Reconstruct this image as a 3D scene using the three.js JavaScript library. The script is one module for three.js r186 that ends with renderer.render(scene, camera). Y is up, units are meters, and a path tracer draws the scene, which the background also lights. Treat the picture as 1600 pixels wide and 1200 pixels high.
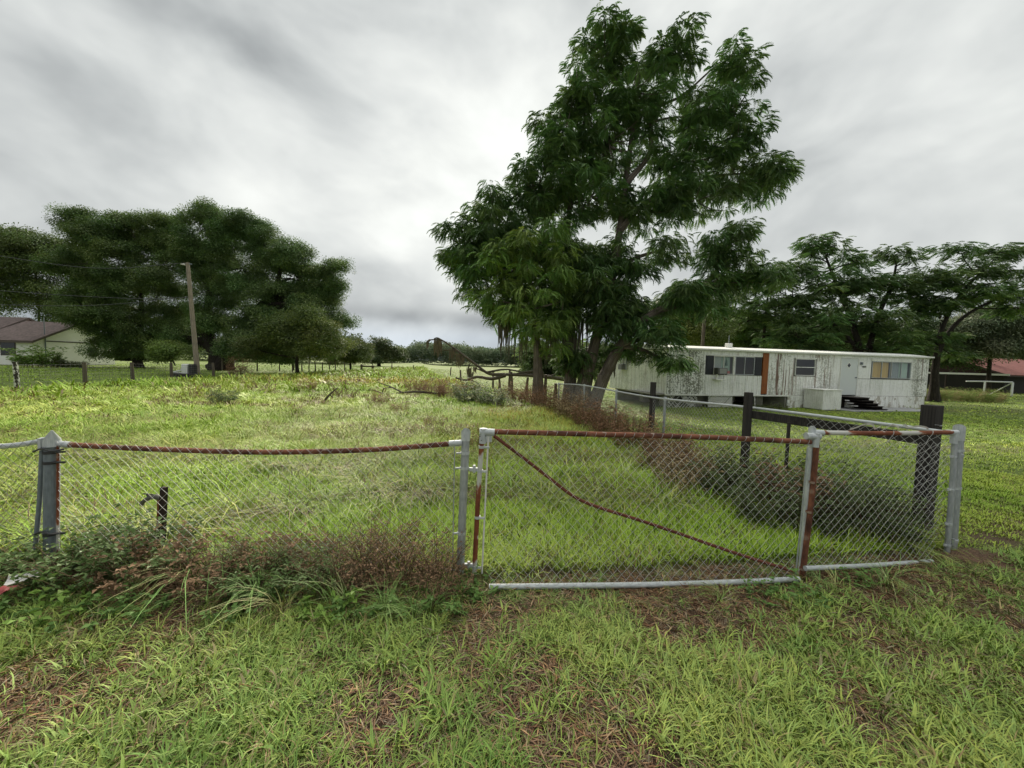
import * as THREE from 'three';
import { mergeGeometries } from 'three/addons/utils/BufferGeometryUtils.js';
import { RoundedBoxGeometry } from 'three/addons/geometries/RoundedBoxGeometry.js';

// ------------------------------------------------------------------ camera
const EYE = 1.7, FOC = 600;                      // focal length for a 1600 x 1200 frame
const scene = new THREE.Scene();
const camera = new THREE.PerspectiveCamera(90, 4 / 3, 0.05, 2000);
camera.position.set(0, EYE, 0);
camera.rotation.order = 'YXZ';
camera.rotation.set(-Math.atan(35 / 600), 0, THREE.MathUtils.degToRad(1.5));
camera.updateMatrixWorld(true);
const V = (x, y, z) => new THREE.Vector3(x, y, z);
// the surveyed point of the place seen at photo position (px, py), at real depth d in metres
function at(px, py, d) {
  const r = V((px - 800) / FOC, (600 - py) / FOC, -1).applyQuaternion(camera.quaternion);
  return V(0, EYE, 0).addScaledVector(r, -d / r.z);
}

// ------------------------------------------------------------------ random numbers and noise
function rng(seed) {
  let a = seed >>> 0;
  return () => { a = (a + 0x6D2B79F5) | 0; let t = Math.imul(a ^ (a >>> 15), 1 | a); t = (t + Math.imul(t ^ (t >>> 7), 61 | t)) ^ t; return ((t ^ (t >>> 14)) >>> 0) / 4294967296; };
}
const hash = (x, y, s) => { let h = Math.imul(x, 374761393) ^ Math.imul(y, 668265263) ^ Math.imul(s, 2246822519); h = Math.imul(h ^ (h >>> 13), 1274126177); return ((h ^ (h >>> 16)) >>> 0) / 4294967296; };
function vnoise(x, y, s = 1, per = 0) {
  let xi = Math.floor(x), yi = Math.floor(y); const fx = x - xi, fy = y - yi, u = fx * fx * (3 - 2 * fx), v = fy * fy * (3 - 2 * fy);
  const m = per ? (k) => ((k % per) + per) % per : (k) => k;
  const x0 = m(xi), x1 = m(xi + 1), y0 = m(yi), y1 = m(yi + 1);
  return (hash(x0, y0, s) * (1 - u) + hash(x1, y0, s) * u) * (1 - v) + (hash(x0, y1, s) * (1 - u) + hash(x1, y1, s) * u) * v;
}
function fbm(x, y, oct = 4, s = 1, per = 0) {
  let a = 0.5, t = 0, n = 0;
  for (let i = 0; i < oct; i++) { t += a * vnoise(x, y, s + i * 17, per); n += a; a *= 0.5; x *= 2; y *= 2; per *= 2; }
  return t / n;
}
function noise3(x, y, z, s) {
  const zi = Math.floor(z), f = z - zi, w = f * f * (3 - 2 * f);
  return vnoise(x, y, s + zi * 131) * (1 - w) + vnoise(x, y, s + (zi + 1) * 131) * w;
}
function fbm3(x, y, z, oct, s) { let a = 0.5, t = 0, n = 0; for (let i = 0; i < oct; i++) { t += a * noise3(x, y, z, s + i * 29); n += a; a *= 0.52; x *= 2.03; y *= 2.03; z *= 2.03; } return t / n; }
const clamp = (x, a = 0, b = 1) => Math.min(b, Math.max(a, x));
const sstep = (a, b, x) => { const t = clamp((x - a) / (b - a)); return t * t * (3 - 2 * t); };
const mix = (a, b, t) => a + (b - a) * t;
const mix3 = (a, b, t) => [mix(a[0], b[0], t), mix(a[1], b[1], t), mix(a[2], b[2], t)];

// ------------------------------------------------------------------ sky, sun, exposure
const sunDir = at(748, 235, 100).sub(V(0, EYE, 0)).normalize();
{
  const W = 2048, H = 1024, data = new Float32Array(W * H * 4);
  for (let j = 0; j < H; j++) {
    const el = ((j + 0.5) / H - 0.5) * Math.PI, ce = Math.cos(el), se = Math.sin(el);
    for (let i = 0; i < W; i++) {
      const ph = ((i + 0.5) / W - 0.5) * 2 * Math.PI;
      const dx = ce * Math.cos(ph), dz = ce * Math.sin(ph), k = (j * W + i) * 4;
      const e = Math.max(se, 0.012);
      // soft lumps of cloud, longer than they are high
      const wx = fbm3(dx * 2 + 3, e * 3, dz * 2 + 7, 3, 5) - 0.5, wy = fbm3(dx * 2 + 13, e * 3 + 5, dz * 2, 3, 6) - 0.5;
      const big = fbm3(dx * 1.7 + wx + 11, e * 3.0 + wy * 1.6, dz * 1.7 + wx + 4, 3, 7);
      const mid = fbm3(dx * 4.2 + wx * 1.0 + 5, e * 7.5 + wy * 1.6, dz * 4.2 - wx * 1.0 + 9, 6, 8);
      const fine = fbm3(dx * 11 + wx * 1.5, e * 20 + wy * 2, dz * 11 - wx * 1.5, 5, 9);
      let L = 0.114 + (big - 0.5) * 0.12 + (mid - 0.5) * 0.14 + (fine - 0.5) * 0.035;
      const dot = dx * sunDir.x + se * sunDir.y + dz * sunDir.z, ang = Math.acos(clamp(dot, -1, 1));
      L += 0.062 * Math.exp(-(ang * ang) / (2 * 0.17 * 0.17)) + 0.04 * Math.exp(-(ang * ang) / (2 * 0.5 * 0.5));
      L *= 1 + 1.6 * sstep(0.6, 1.0, se);                     // overcast zenith, raised above its natural brightness to light the ground
      // low band of clearer air under the cloud base
      const low = 1 - sstep(0.03, 0.12, se);
      const side = Math.exp(-Math.pow((Math.atan2(dx, -dz) + 0.25) / 0.42, 2)), base = Math.exp(-Math.pow((se - 0.105 - (mid - 0.5) * 0.05) / 0.026, 2)) * 0.052 * (0.2 + 0.8 * side);
      L = L * (1 - 0.25 * low) + 0.034 * low - base;
      const cool = clamp(0.35 + 0.9 * low + (0.118 - L) * 4.5, 0, 1);
      let r = L * mix(0.975, 0.88, cool), g = L * mix(1.0, 0.965, cool), b = L * mix(0.965, 1.04, cool);
      if (se < 0) { r = 0.115; g = 0.123; b = 0.125; }
      data[k] = Math.max(r, 0.04); data[k + 1] = Math.max(g, 0.04); data[k + 2] = Math.max(b, 0.04); data[k + 3] = 1;
    }
  }
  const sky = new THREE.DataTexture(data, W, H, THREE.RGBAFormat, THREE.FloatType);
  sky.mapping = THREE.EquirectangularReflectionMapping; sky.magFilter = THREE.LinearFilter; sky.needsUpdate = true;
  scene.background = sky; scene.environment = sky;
}
const sun = new THREE.DirectionalLight(0xfff4e2, 1.5);
sun.position.copy(sunDir).multiplyScalar(120); sun.castShadow = true; sun.shadow.radius = 34;
Object.assign(sun.shadow.camera, { left: -70, right: 70, top: 70, bottom: -70, near: 1, far: 260 });
sun.shadow.mapSize.set(4096, 4096);
scene.add(sun, sun.target);
const renderer = new THREE.WebGLRenderer({ antialias: true });
renderer.toneMapping = THREE.LinearToneMapping;
renderer.toneMappingExposure = 4.8;
renderer.shadowMap.enabled = true;

// ------------------------------------------------------------------ building helpers
const used = {};
function numbered(n) { used[n] = (used[n] ?? -1) + 1; return used[n] ? `${n}_${String(used[n]).padStart(3, '0')}` : n; }
function thing(name, label, category, group, pos = [0, 0, 0], turn = 0) {
  const o = new THREE.Group(); o.name = numbered(name); o.position.set(...pos); o.rotation.y = turn;
  o.userData = { label, category }; if (group) o.userData.group = group; scene.add(o); return o;
}
function shade(o) { o.castShadow = true; o.receiveShadow = true; return o; }
class MB {                                       // collects triangles for ONE mesh
  constructor() { this.p = []; this.n = []; this.u = []; this.i = []; }
  vert(p, n, u, v) { this.p.push(p.x, p.y, p.z); this.n.push(n.x, n.y, n.z); this.u.push(u, v); return this.p.length / 3 - 1; }
  tube(pts, rad, sides = 6, caps = true, bump = 0, R = null) {
    const n = pts.length, rr = (k) => Array.isArray(rad) ? rad[k] : rad; let run = 0, prev = null, side = null; const rings = [];
    for (let k = 0; k < n; k++) {
      const t = pts[Math.min(k + 1, n - 1)].clone().sub(pts[Math.max(k - 1, 0)]).normalize();
      if (!side) side = Math.abs(t.y) < 0.9 ? V(0, 1, 0).cross(t).normalize() : V(1, 0, 0).cross(t).normalize();
      else side = side.sub(t.clone().multiplyScalar(side.dot(t))).normalize();
      const up = t.clone().cross(side); if (k) run += pts[k].distanceTo(pts[k - 1]);
      const ring = [];
      for (let s = 0; s <= sides; s++) {
        const a = s / sides * 2 * Math.PI, d = side.clone().multiplyScalar(Math.cos(a)).addScaledVector(up, Math.sin(a));
        const r = rr(k) * (bump ? 1 + bump * (vnoise((s % sides) * 1.3 + 7 * (R || 0), run * 1.7, 3) - 0.5) : 1);
        ring.push(this.vert(pts[k].clone().addScaledVector(d, r), d, s / sides * Math.max(0.03, 6.28 * rr(0)), run));
      }
      if (prev) for (let s = 0; s < sides; s++) this.i.push(prev[s], prev[s + 1], ring[s + 1], prev[s], ring[s + 1], ring[s]);
      if (caps && (k === 0 || k === n - 1)) {
        const dir = k ? t : t.clone().negate(), c = this.vert(pts[k], dir, 0, 0), base = [];
        for (let s = 0; s <= sides; s++) { const q = ring[s] * 3; base.push(this.vert(V(this.p[q], this.p[q + 1], this.p[q + 2]), dir, 0.01, 0.01)); }
        for (let s = 0; s < sides; s++) k ? this.i.push(c, base[s], base[s + 1]) : this.i.push(c, base[s + 1], base[s]);
      }
      prev = ring; rings.push(ring);
    }
    return this;
  }
  geo(g, m) {
    g = g.clone(); if (m) g.applyMatrix4(m); if (!g.index) g.setIndex([...Array(g.attributes.position.count).keys()]);
    const o = this.p.length / 3;
    for (const v of g.attributes.position.array) this.p.push(v);
    for (const v of g.attributes.normal.array) this.n.push(v);
    for (const v of g.attributes.uv.array) this.u.push(v);
    for (const v of g.index.array) this.i.push(v + o);
    return this;
  }
  box(x0, x1, y0, y1, z0, z1, bev = 0) {         // uv in metres
    const b = Math.min(bev, Math.abs(x1 - x0) / 2.2, Math.abs(y1 - y0) / 2.2, Math.abs(z1 - z0) / 2.2);
    const g = b > 0 ? new RoundedBoxGeometry(Math.abs(x1 - x0), Math.abs(y1 - y0), Math.abs(z1 - z0), 1, b) : new THREE.BoxGeometry(Math.abs(x1 - x0), Math.abs(y1 - y0), Math.abs(z1 - z0));
    g.translate((x0 + x1) / 2, (y0 + y1) / 2, (z0 + z1) / 2);
    const P = g.attributes.position, N = g.attributes.normal, U = g.attributes.uv;
    for (let k = 0; k < P.count; k++) { const ax = Math.abs(N.getX(k)), ay = Math.abs(N.getY(k)), az = Math.abs(N.getZ(k)); ay > ax && ay > az ? U.setXY(k, P.getX(k), P.getZ(k)) : ax > az ? U.setXY(k, P.getZ(k), P.getY(k)) : U.setXY(k, P.getX(k), P.getY(k)); }
    return this.geo(g);
  }
  quad(a, b, c, d, uvs) {                        // flat quad a b c d, counter-clockwise
    const n = b.clone().sub(a).cross(d.clone().sub(a)).normalize(), w = a.distanceTo(b), h = a.distanceTo(d);
    const q = uvs || [[0, 0], [w, 0], [w, h], [0, h]];
    const i = [a, b, c, d].map((p, k) => this.vert(p, n, q[k][0], q[k][1]));
    this.i.push(i[0], i[1], i[2], i[0], i[2], i[3]); return this;
  }
  leaf(base, dir, nor, len, wid, fold = 0.15) {  // a pointed leaf of four triangles, folded along its rib
    const sd = dir.clone().cross(nor).normalize(), m = base.clone().addScaledVector(dir, len * 0.45), tip = base.clone().addScaledVector(dir, len).addScaledVector(nor, -len * 0.12);
    const l = m.clone().addScaledVector(sd, -wid / 2).addScaledVector(nor, wid * fold), r = m.clone().addScaledVector(sd, wid / 2).addScaledVector(nor, wid * fold);
    const nl = nor.clone().addScaledVector(sd, fold * 1.5).normalize(), nr = nor.clone().addScaledVector(sd, -fold * 1.5).normalize();
    const a = this.vert(base, nor, 0.5, 0), b = this.vert(r, nr, 1, 0.45), c = this.vert(tip, nor, 0.5, 1), d = this.vert(l, nl, 0, 0.45);
    this.i.push(a, b, c, a, c, d); return this;
  }
  geometry() {
    const g = new THREE.BufferGeometry();
    g.setAttribute('position', new THREE.Float32BufferAttribute(this.p, 3)); g.setAttribute('normal', new THREE.Float32BufferAttribute(this.n, 3));
    g.setAttribute('uv', new THREE.Float32BufferAttribute(this.u, 2)); g.setIndex(this.i); return g;
  }
  build(name, mat, parent = scene) { const m = shade(new THREE.Mesh(this.geometry(), mat)); m.name = parent === scene ? numbered(name) : name; parent.add(m); return m; }
}
const tag = (o, label, category, group) => { o.userData.label = label; o.userData.category = category; if (group) o.userData.group = group; return o; };
function curve(pts, n = 12) { return new THREE.CatmullRomCurve3(pts).getPoints(n); }

// ------------------------------------------------------------------ procedural materials
function tex(w, h, fn, srgb = true, rx = 1, ry = 1) {
  const d = new Uint8Array(w * h * 4);
  for (let j = 0; j < h; j++) for (let i = 0; i < w; i++) { const c = fn(i / w, j / h, i, j), k = (j * w + i) * 4; d[k] = clamp(c[0]) * 255; d[k + 1] = clamp(c[1]) * 255; d[k + 2] = clamp(c[2]) * 255; d[k + 3] = 255; }
  const t = new THREE.DataTexture(d, w, h); t.wrapS = t.wrapT = THREE.RepeatWrapping; t.magFilter = THREE.LinearFilter; t.minFilter = THREE.LinearMipmapLinearFilter; t.generateMipmaps = true;
  if (srgb) t.colorSpace = THREE.SRGBColorSpace; t.repeat.set(rx, ry); t.needsUpdate = true; return t;
}
const grey = (v) => [v, v, v];
const std = (o) => new THREE.MeshStandardMaterial(o);
const lin = (r, g, b) => new THREE.Color().setRGB(r, g, b);
// metals
const galvTex = tex(256, 256, (u, v) => { const n = fbm(u * 8, v * 8, 5, 21, 8), s = fbm(u * 32, v * 6, 3, 22, 6); return mix3([0.56, 0.58, 0.59], [0.80, 0.81, 0.81], clamp(n * 0.7 + s * 0.5 - 0.1)); }, true, 6, 3);
const rustTex = tex(256, 256, (u, v) => { const n = fbm(u * 8, v * 8, 5, 31, 8), s = fbm(u * 24, v * 24, 4, 32, 24); let c = mix3([0.27, 0.16, 0.12], [0.57, 0.36, 0.26], clamp(n * 1.3 + s * 0.7 - 0.55)); return mix3(c, [0.62, 0.56, 0.50], sstep(0.62, 0.72, fbm(u * 4, v * 8, 5, 33, 4)) * 0.8); }, true, 3, 1.3);
const rustGalvTex = tex(256, 256, (u, v) => { const n = fbm(u * 4, v * 4, 5, 41, 4); const c = mix3([0.34, 0.16, 0.10], [0.60, 0.36, 0.22], fbm(u * 16, v * 16, 4, 42, 16)); return mix3(c, [0.78, 0.77, 0.74], sstep(0.50, 0.60, n)); }, true, 3, 1.2);
const M = {};
M.galv = std({ map: galvTex, roughness: 0.48, metalness: 0.45 });
M.galvBright = std({ map: galvTex, color: lin(1.25, 1.25, 1.22), roughness: 0.5, metalness: 0.2 });
M.galvDull = std({ map: galvTex, color: lin(0.42, 0.46, 0.5), roughness: 0.7, metalness: 0.2 });
M.wire = std({ color: lin(0.52, 0.52, 0.5), roughness: 0.5, metalness: 0.35 });
M.wireDull = std({ color: lin(0.2, 0.2, 0.19), roughness: 0.65, metalness: 0.3 });
M.rust = std({ map: rustTex, roughness: 0.85, metalness: 0.1 });
M.rustPale = std({ map: rustGalvTex, roughness: 0.8, metalness: 0.1 });
M.rustBrace = std({ map: tex(64, 256, (u, v) => { const n = fbm(u * 4, v * 10, 4, 45, 2); return mix3(mix3([0.30, 0.14, 0.10], [0.50, 0.29, 0.21], fbm(u * 16, v * 16, 4, 46, 16)), [0.70, 0.64, 0.58], sstep(0.60, 0.70, n)); }, true, 3, 0.7), roughness: 0.85 });
M.blackStrap = std({ color: lin(0.03, 0.03, 0.032), roughness: 0.6 });
M.whiteTape = std({ color: lin(0.72, 0.7, 0.66), roughness: 0.7 });
// wood
const woodTex = (seed, a, b, c) => tex(256, 512, (u, v) => { const g = fbm(u * 24, v * 3, 5, seed, 24), k = fbm(u * 64, v * 4, 3, seed + 1, 4); let q = mix3(a, b, clamp(g * 1.5 - 0.25)); return mix3(q, c, sstep(0.60, 0.8, k) * 0.55); }, true, 2.6, 0.6);
M.timber = std({ map: woodTex(51, [0.15, 0.14, 0.13], [0.26, 0.24, 0.22], [0.09, 0.08, 0.08]), roughness: 0.95 });
M.oldPost = std({ map: woodTex(55, [0.28, 0.25, 0.22], [0.46, 0.42, 0.37], [0.14, 0.12, 0.10]), roughness: 0.95 });
M.poleWood = std({ map: woodTex(57, [0.42, 0.38, 0.33], [0.62, 0.58, 0.52], [0.22, 0.18, 0.14]), roughness: 0.95 });
M.lichenPost = std({ map: tex(128, 256, (u, v) => mix3([0.22, 0.2, 0.18], [0.8, 0.8, 0.77], sstep(0.52, 0.6, fbm(u * 6, v * 6, 5, 61, 6))), true, 4, 2), roughness: 0.95 });
M.stepWood = std({ map: woodTex(59, [0.12, 0.10, 0.09], [0.24, 0.20, 0.18], [0.06, 0.05, 0.05]), roughness: 0.9 });
M.brownBoard = std({ map: woodTex(63, [0.50, 0.27, 0.12], [0.66, 0.40, 0.20], [0.34, 0.17, 0.08]), roughness: 0.75 });
const barkH = tex(256, 512, (u, v) => grey(clamp(Math.abs(fbm(u * 10, v * 3, 5, 71, 10) - 0.5) * 3.2)), false, 2, 0.6);
const barkTex = (seed, a, b) => tex(256, 512, (u, v) => { const n = Math.abs(fbm(u * 10, v * 3, 5, 71, 10) - 0.5) * 3.2, p = fbm(u * 4, v * 4, 4, seed, 4); return mix3(a, b, clamp(n * 0.7 + p * 0.6 - 0.2)); }, true, 2, 0.6);
M.barkGrey = std({ map: barkTex(72, [0.32, 0.28, 0.24], [0.68, 0.64, 0.58]), bumpMap: barkH, bumpScale: 0.03, roughness: 0.95 });
M.barkDark = std({ map: barkTex(73, [0.12, 0.10, 0.085], [0.34, 0.30, 0.26]), bumpMap: barkH, bumpScale: 0.03, roughness: 0.95 });
M.deadWood = std({ map: barkTex(74, [0.24, 0.21, 0.18], [0.58, 0.54, 0.49]), bumpMap: barkH, bumpScale: 0.02, roughness: 0.95 });
// foliage: copies are tinted one by one
const leafMat = (r, g, b, rough = 0.8, tr = 0.3) => new THREE.MeshPhysicalMaterial({ color: lin(r, g, b), roughness: rough, transmission: tr, thickness: 0, specularIntensity: 0.4, side: THREE.DoubleSide });
M.leaf = leafMat(1, 1, 1, 0.7, 0.35);
M.grass = new THREE.MeshPhysicalMaterial({ color: lin(1, 1, 1), roughness: 0.6, specularIntensity: 0.5, side: THREE.DoubleSide });
M.leafFar = leafMat(1, 1, 1, 0.95, 0.4);
M.moss = std({ color: lin(0.15, 0.135, 0.105), roughness: 1, side: THREE.DoubleSide });
M.twigBrown = std({ color: lin(0.15, 0.10, 0.055), roughness: 0.95, side: THREE.DoubleSide });
M.twigGrey = std({ color: lin(0.13, 0.11, 0.09), roughness: 0.95 });
M.leafBrown = leafMat(0.25, 0.155, 0.085, 0.9, 0.2);
M.leafRust = leafMat(0.30, 0.165, 0.09, 0.9, 0.2);
M.leafTan = leafMat(0.42, 0.32, 0.17, 0.9, 0.2);
M.twigTan = std({ color: lin(0.30, 0.27, 0.11), roughness: 0.95 });
M.leafDark = leafMat(0.11, 0.155, 0.05, 0.8, 0.3);
M.leafGreen = leafMat(0.15, 0.27, 0.06, 0.7, 0.3);
M.leafGreenDark = leafMat(0.115, 0.19, 0.05, 0.7, 0.3);
M.leafLime = leafMat(0.22, 0.36, 0.06, 0.7, 0.3);

// ------------------------------------------------------------------ ground
const YARD = [[4.24, -3.57], [3.48, -5.5], [2.95, -8], [2.1, -12], [0.2, -17], [-2.6, -24], [-6, -33], [-10, -46]];
function fenceX(z) {
  if (z > YARD[0][1]) return 4.24 + (z - YARD[0][1]) * 0.1;
  for (let k = 1; k < YARD.length; k++) if (z >= YARD[k][1]) { const t = (z - YARD[k - 1][1]) / (YARD[k][1] - YARD[k - 1][1]); return mix(YARD[k - 1][0], YARD[k][0], t); }
  return -10 + (z + 46) * 0.28;
}
const frontZ = (x) => x < -0.36 ? -2.87 : mix(-2.85, -3.57, clamp((x + 0.36) / 4.6));
function gy(x, z) {
  const d = -z, right = sstep(0, 5, x - fenceX(z));
  let y = -0.3 * right * sstep(4.5, 15, d) - 0.25 * right * sstep(28, 48, Math.hypot(x, z)) * sstep(20, 45, x);
  y += (fbm(x * 0.5, z * 0.5, 3, 101) - 0.5) * 0.07 * sstep(2.2, 5, d) * (1 - 0.6 * right);
  y += (fbm(x * 2.2, z * 2.2, 2, 103) - 0.5) * 0.05 * sstep(1, 3, d);
  y += 0.05 * Math.exp(-Math.pow((z - frontZ(x) - 0.1) / 0.35, 2)) * (x < -0.3 ? 1 : 0.2);
  y += 0.6 * Math.exp(-(Math.pow((x + 26) / 9, 2) + Math.pow((z + 105) / 5, 2)));   // spoil heap far off
  return y;
}
// how much living grass covers the verge
const vergeCover = (x, z) => clamp((fbm(x * 1.7 + 3, z * 1.7, 4, 111) - 0.365) * 4.4);
function soilColour(x, z) {
  const fine = fbm(x * 3, z * 3, 4, 120), soil = mix3([0.13, 0.075, 0.045], [0.24, 0.15, 0.09], fine);
  const d = -z, pasture = x < fenceX(z);
  const back = sstep(-0.25, 0.5, frontZ(x) - z);                            // behind the front fence
  const patch = fbm(x * 0.45, z * 0.45, 4, 122), wide = fbm(x * 0.12, z * 0.12, 3, 123);
  let g;
  if (x < -20 - (z + 15) * 0.06 && d > 12) g = mix3([0.18, 0.29, 0.03], [0.26, 0.36, 0.05], patch);
  else if (pasture) {
    g = mix3([0.22, 0.27, 0.05], [0.34, 0.36, 0.10], patch);
    g = mix3(g, [0.15, 0.09, 0.05], sstep(0.54, 0.68, fbm(x * 0.9, z * 1.5, 4, 125)) * 0.8);
    const gold = Math.exp(-Math.pow((x + 9 + (z + 26) * 0.2) / 6.5, 2) - Math.pow((z + 26) / 3.2, 2)) + 0.6 * Math.exp(-Math.pow((x - 0.8) / 2, 2) - Math.pow((z + 11) / 3, 2));
    g = mix3(g, [0.48, 0.36, 0.07], clamp(gold * 1.3) * sstep(0.3, 0.6, patch + 0.15));
    g = mix3(g, [0.26, 0.23, 0.11], sstep(45, 90, d) * 0.8);
  } else {
    g = mix3([0.15, 0.25, 0.025], [0.26, 0.36, 0.055], patch * 0.6 + wide * 0.4);
    g = mix3(g, [0.22, 0.19, 0.07], sstep(0.57, 0.68, fbm(x * 0.35 + 5, z * 1.1, 4, 127)) * 0.55);
    g = mix3(soil, g, sstep(0.2, 2.2, frontZ(x) - z + (patch - 0.5) * 1.6));
  }
  return mix3(mix3(soil, mix3(soil, [0.13, 0.17, 0.04], 0.6), vergeCover(x, z)), g, back);
}
{
  const NX = 260, NZ = 300, pos = [], col = [], uv = [], idx = [];
  for (let j = 0; j <= NZ; j++) {
    const t = j / NZ, z = 6 - (9 * t + 55 * t * t * t + 540 * Math.pow(t, 7));
    for (let i = 0; i <= NX; i++) {
      const s = (i / NX) * 2 - 1, x = Math.sign(s) * (9 * Math.abs(s) + 50 * Math.abs(s) ** 3 + 560 * Math.abs(s) ** 8);
      pos.push(x, gy(x, z), z); uv.push(x / 1.6, z / 1.6); col.push(...soilColour(x, z));
      if (i && j) { const a = j * (NX + 1) + i; idx.push(a - NX - 2, a - NX - 1, a, a - NX - 2, a, a - 1); }
    }
  }
  const g = new THREE.BufferGeometry();
  g.setAttribute('position', new THREE.Float32BufferAttribute(pos, 3)); g.setAttribute('uv', new THREE.Float32BufferAttribute(uv, 2)); g.setAttribute('color', new THREE.Float32BufferAttribute(col, 3));
  g.setIndex(idx); g.computeVertexNormals();
  // thatch: short straws lying every way
  const S = 1024, h = new Float32Array(S * S).fill(0), R = rng(7);
  for (let k = 0; k < 26000; k++) {
    let x = R() * S, y = R() * S; const a = R() * 6.28, l = 8 + R() * 26, v = 0.25 + R() * 0.75, c = Math.cos(a), s = Math.sin(a);
    for (let q = 0; q < l; q++) { h[((y | 0) & (S - 1)) * S + ((x | 0) & (S - 1))] = v; x += c; y += s; }
  }
  const detail = tex(S, S, (u, v, i, j) => { const n = fbm(u * 8, v * 8, 5, 131, 8), t = h[j * S + i]; return [clamp(0.50 + n * 0.32 + t * 0.34), clamp(0.50 + n * 0.32 + t * 0.30), clamp(0.49 + n * 0.32 + t * 0.24)]; });
  const bump = tex(S, S, (u, v, i, j) => grey(h[j * S + i] * 0.6 + fbm(u * 16, v * 16, 3, 133, 16) * 0.4), false);
  const m = shade(new THREE.Mesh(g, std({ vertexColors: true, map: detail, bumpMap: bump, bumpScale: 0.012, roughness: 0.97 })));
  m.name = 'ground'; m.userData = { kind: 'structure', label: 'grassy ground of verge, pasture and lawns with bare brown patches', category: 'ground' }; scene.add(m);
}

// ------------------------------------------------------------------ grass
function bladeTuft(n, len, wid, spread, lean, seed, seg = 3) {
  const b = new MB(), R = rng(seed);
  for (let k = 0; k < n; k++) {
    const a = R() * 6.283, l = len * (0.55 + 0.6 * R()), w = wid * (0.7 + 0.6 * R()), out = lean * (0.35 + R()), yaw = a + (R() - 0.5) * 1.6;
    const base = V(Math.cos(a) * spread * R(), -0.01, Math.sin(a) * spread * R()), dir = V(Math.cos(yaw), 0, Math.sin(yaw)), sd = V(-dir.z, 0, dir.x);
    let prev = null;
    for (let s = 0; s <= seg; s++) {
      const t = s / seg, bend = out * t * t, p = base.clone().addScaledVector(dir, l * bend * 0.9); p.y += l * (t - 0.45 * out * t * t * t);
      const nor = dir.clone().multiplyScalar(-0.45).add(V(0, 0.8 + 0.5 * bend, 0)).normalize(), ww = w * (1 - 0.15 * t - 0.85 * t * t * t) / 2;
      if (s < seg) { const q = [b.vert(p.clone().addScaledVector(sd, -ww), nor, 0, t), b.vert(p.clone().addScaledVector(sd, ww), nor, 1, t)]; if (prev) b.i.push(prev[0], prev[1], q[1], prev[0], q[1], q[0]); prev = q; }
      else { const q = b.vert(p, nor, 0.5, 1); b.i.push(prev[0], prev[1], q); }
    }
  }
  return b.geometry();
}
function copies(name, geo, mat, list, parent = scene, extra = {}) {          // list: [position, yaw, scale, colour, tilt, sy]
  const m = shade(new THREE.InstancedMesh(geo, mat, list.length)), q = new THREE.Quaternion(), e = new THREE.Euler(), M4 = new THREE.Matrix4();
  list.forEach(([p, yaw, s, c, q0, sy], k) => {
    if (q0) q.copy(q0); else q.setFromEuler(e.set(0, yaw, 0));
    m.setMatrixAt(k, M4.compose(p, q, V(s, s * (sy ?? 1), s))); m.setColorAt(k, lin(c[0], c[1], c[2]));
  });
  m.name = parent === scene ? numbered(name) : name; m.userData = { kind: 'stuff', ...extra }; parent.add(m); return m;
}
function scatter(n, r0, r1, seed, fn) {
  const R = rng(seed), out = []; let tries = n * 6;
  while (out.length < n && tries--) {
    const r = Math.sqrt(mix(r0 * r0, r1 * r1, R())), a = (R() * 2 - 1) * 1.15, x = r * Math.sin(a), z = -r * Math.cos(a) + 0.2, c = fn(x, z, R, r);
    if (c) { const tilt = new THREE.Quaternion().setFromEuler(new THREE.Euler((R() - 0.5) * 0.5, R() * 6.283, (R() - 0.5) * 0.5)); out.push([V(x, gy(x, z), z), 0, c.s, c.c, tilt, c.sy]); }
  }
  return out;
}
const vary = (c, R, k = 0.25) => { const v = 1 + (R() - 0.5) * 2 * k, w = (R() - 0.5) * k; return [c[0] * v * (1 + w), c[1] * v, c[2] * v * (1 - w)]; };
const blockedByHouse = (x, z) => { const dx = x - 7.3, dz = z + 18.25, u = dx * 0.98 - dz * 0.2, w = dx * 0.2 + dz * 0.98; return (u > -1 && u < 16.4 && w < 0.05 && w > -4.1) || (u > 7.9 && u < 14.5 && w < 1.5 && w > -0.1); };
const isYardLeft = (x, z) => x < -20 - (z + 15) * 0.06 && z < -12;
const G = {};
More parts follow.
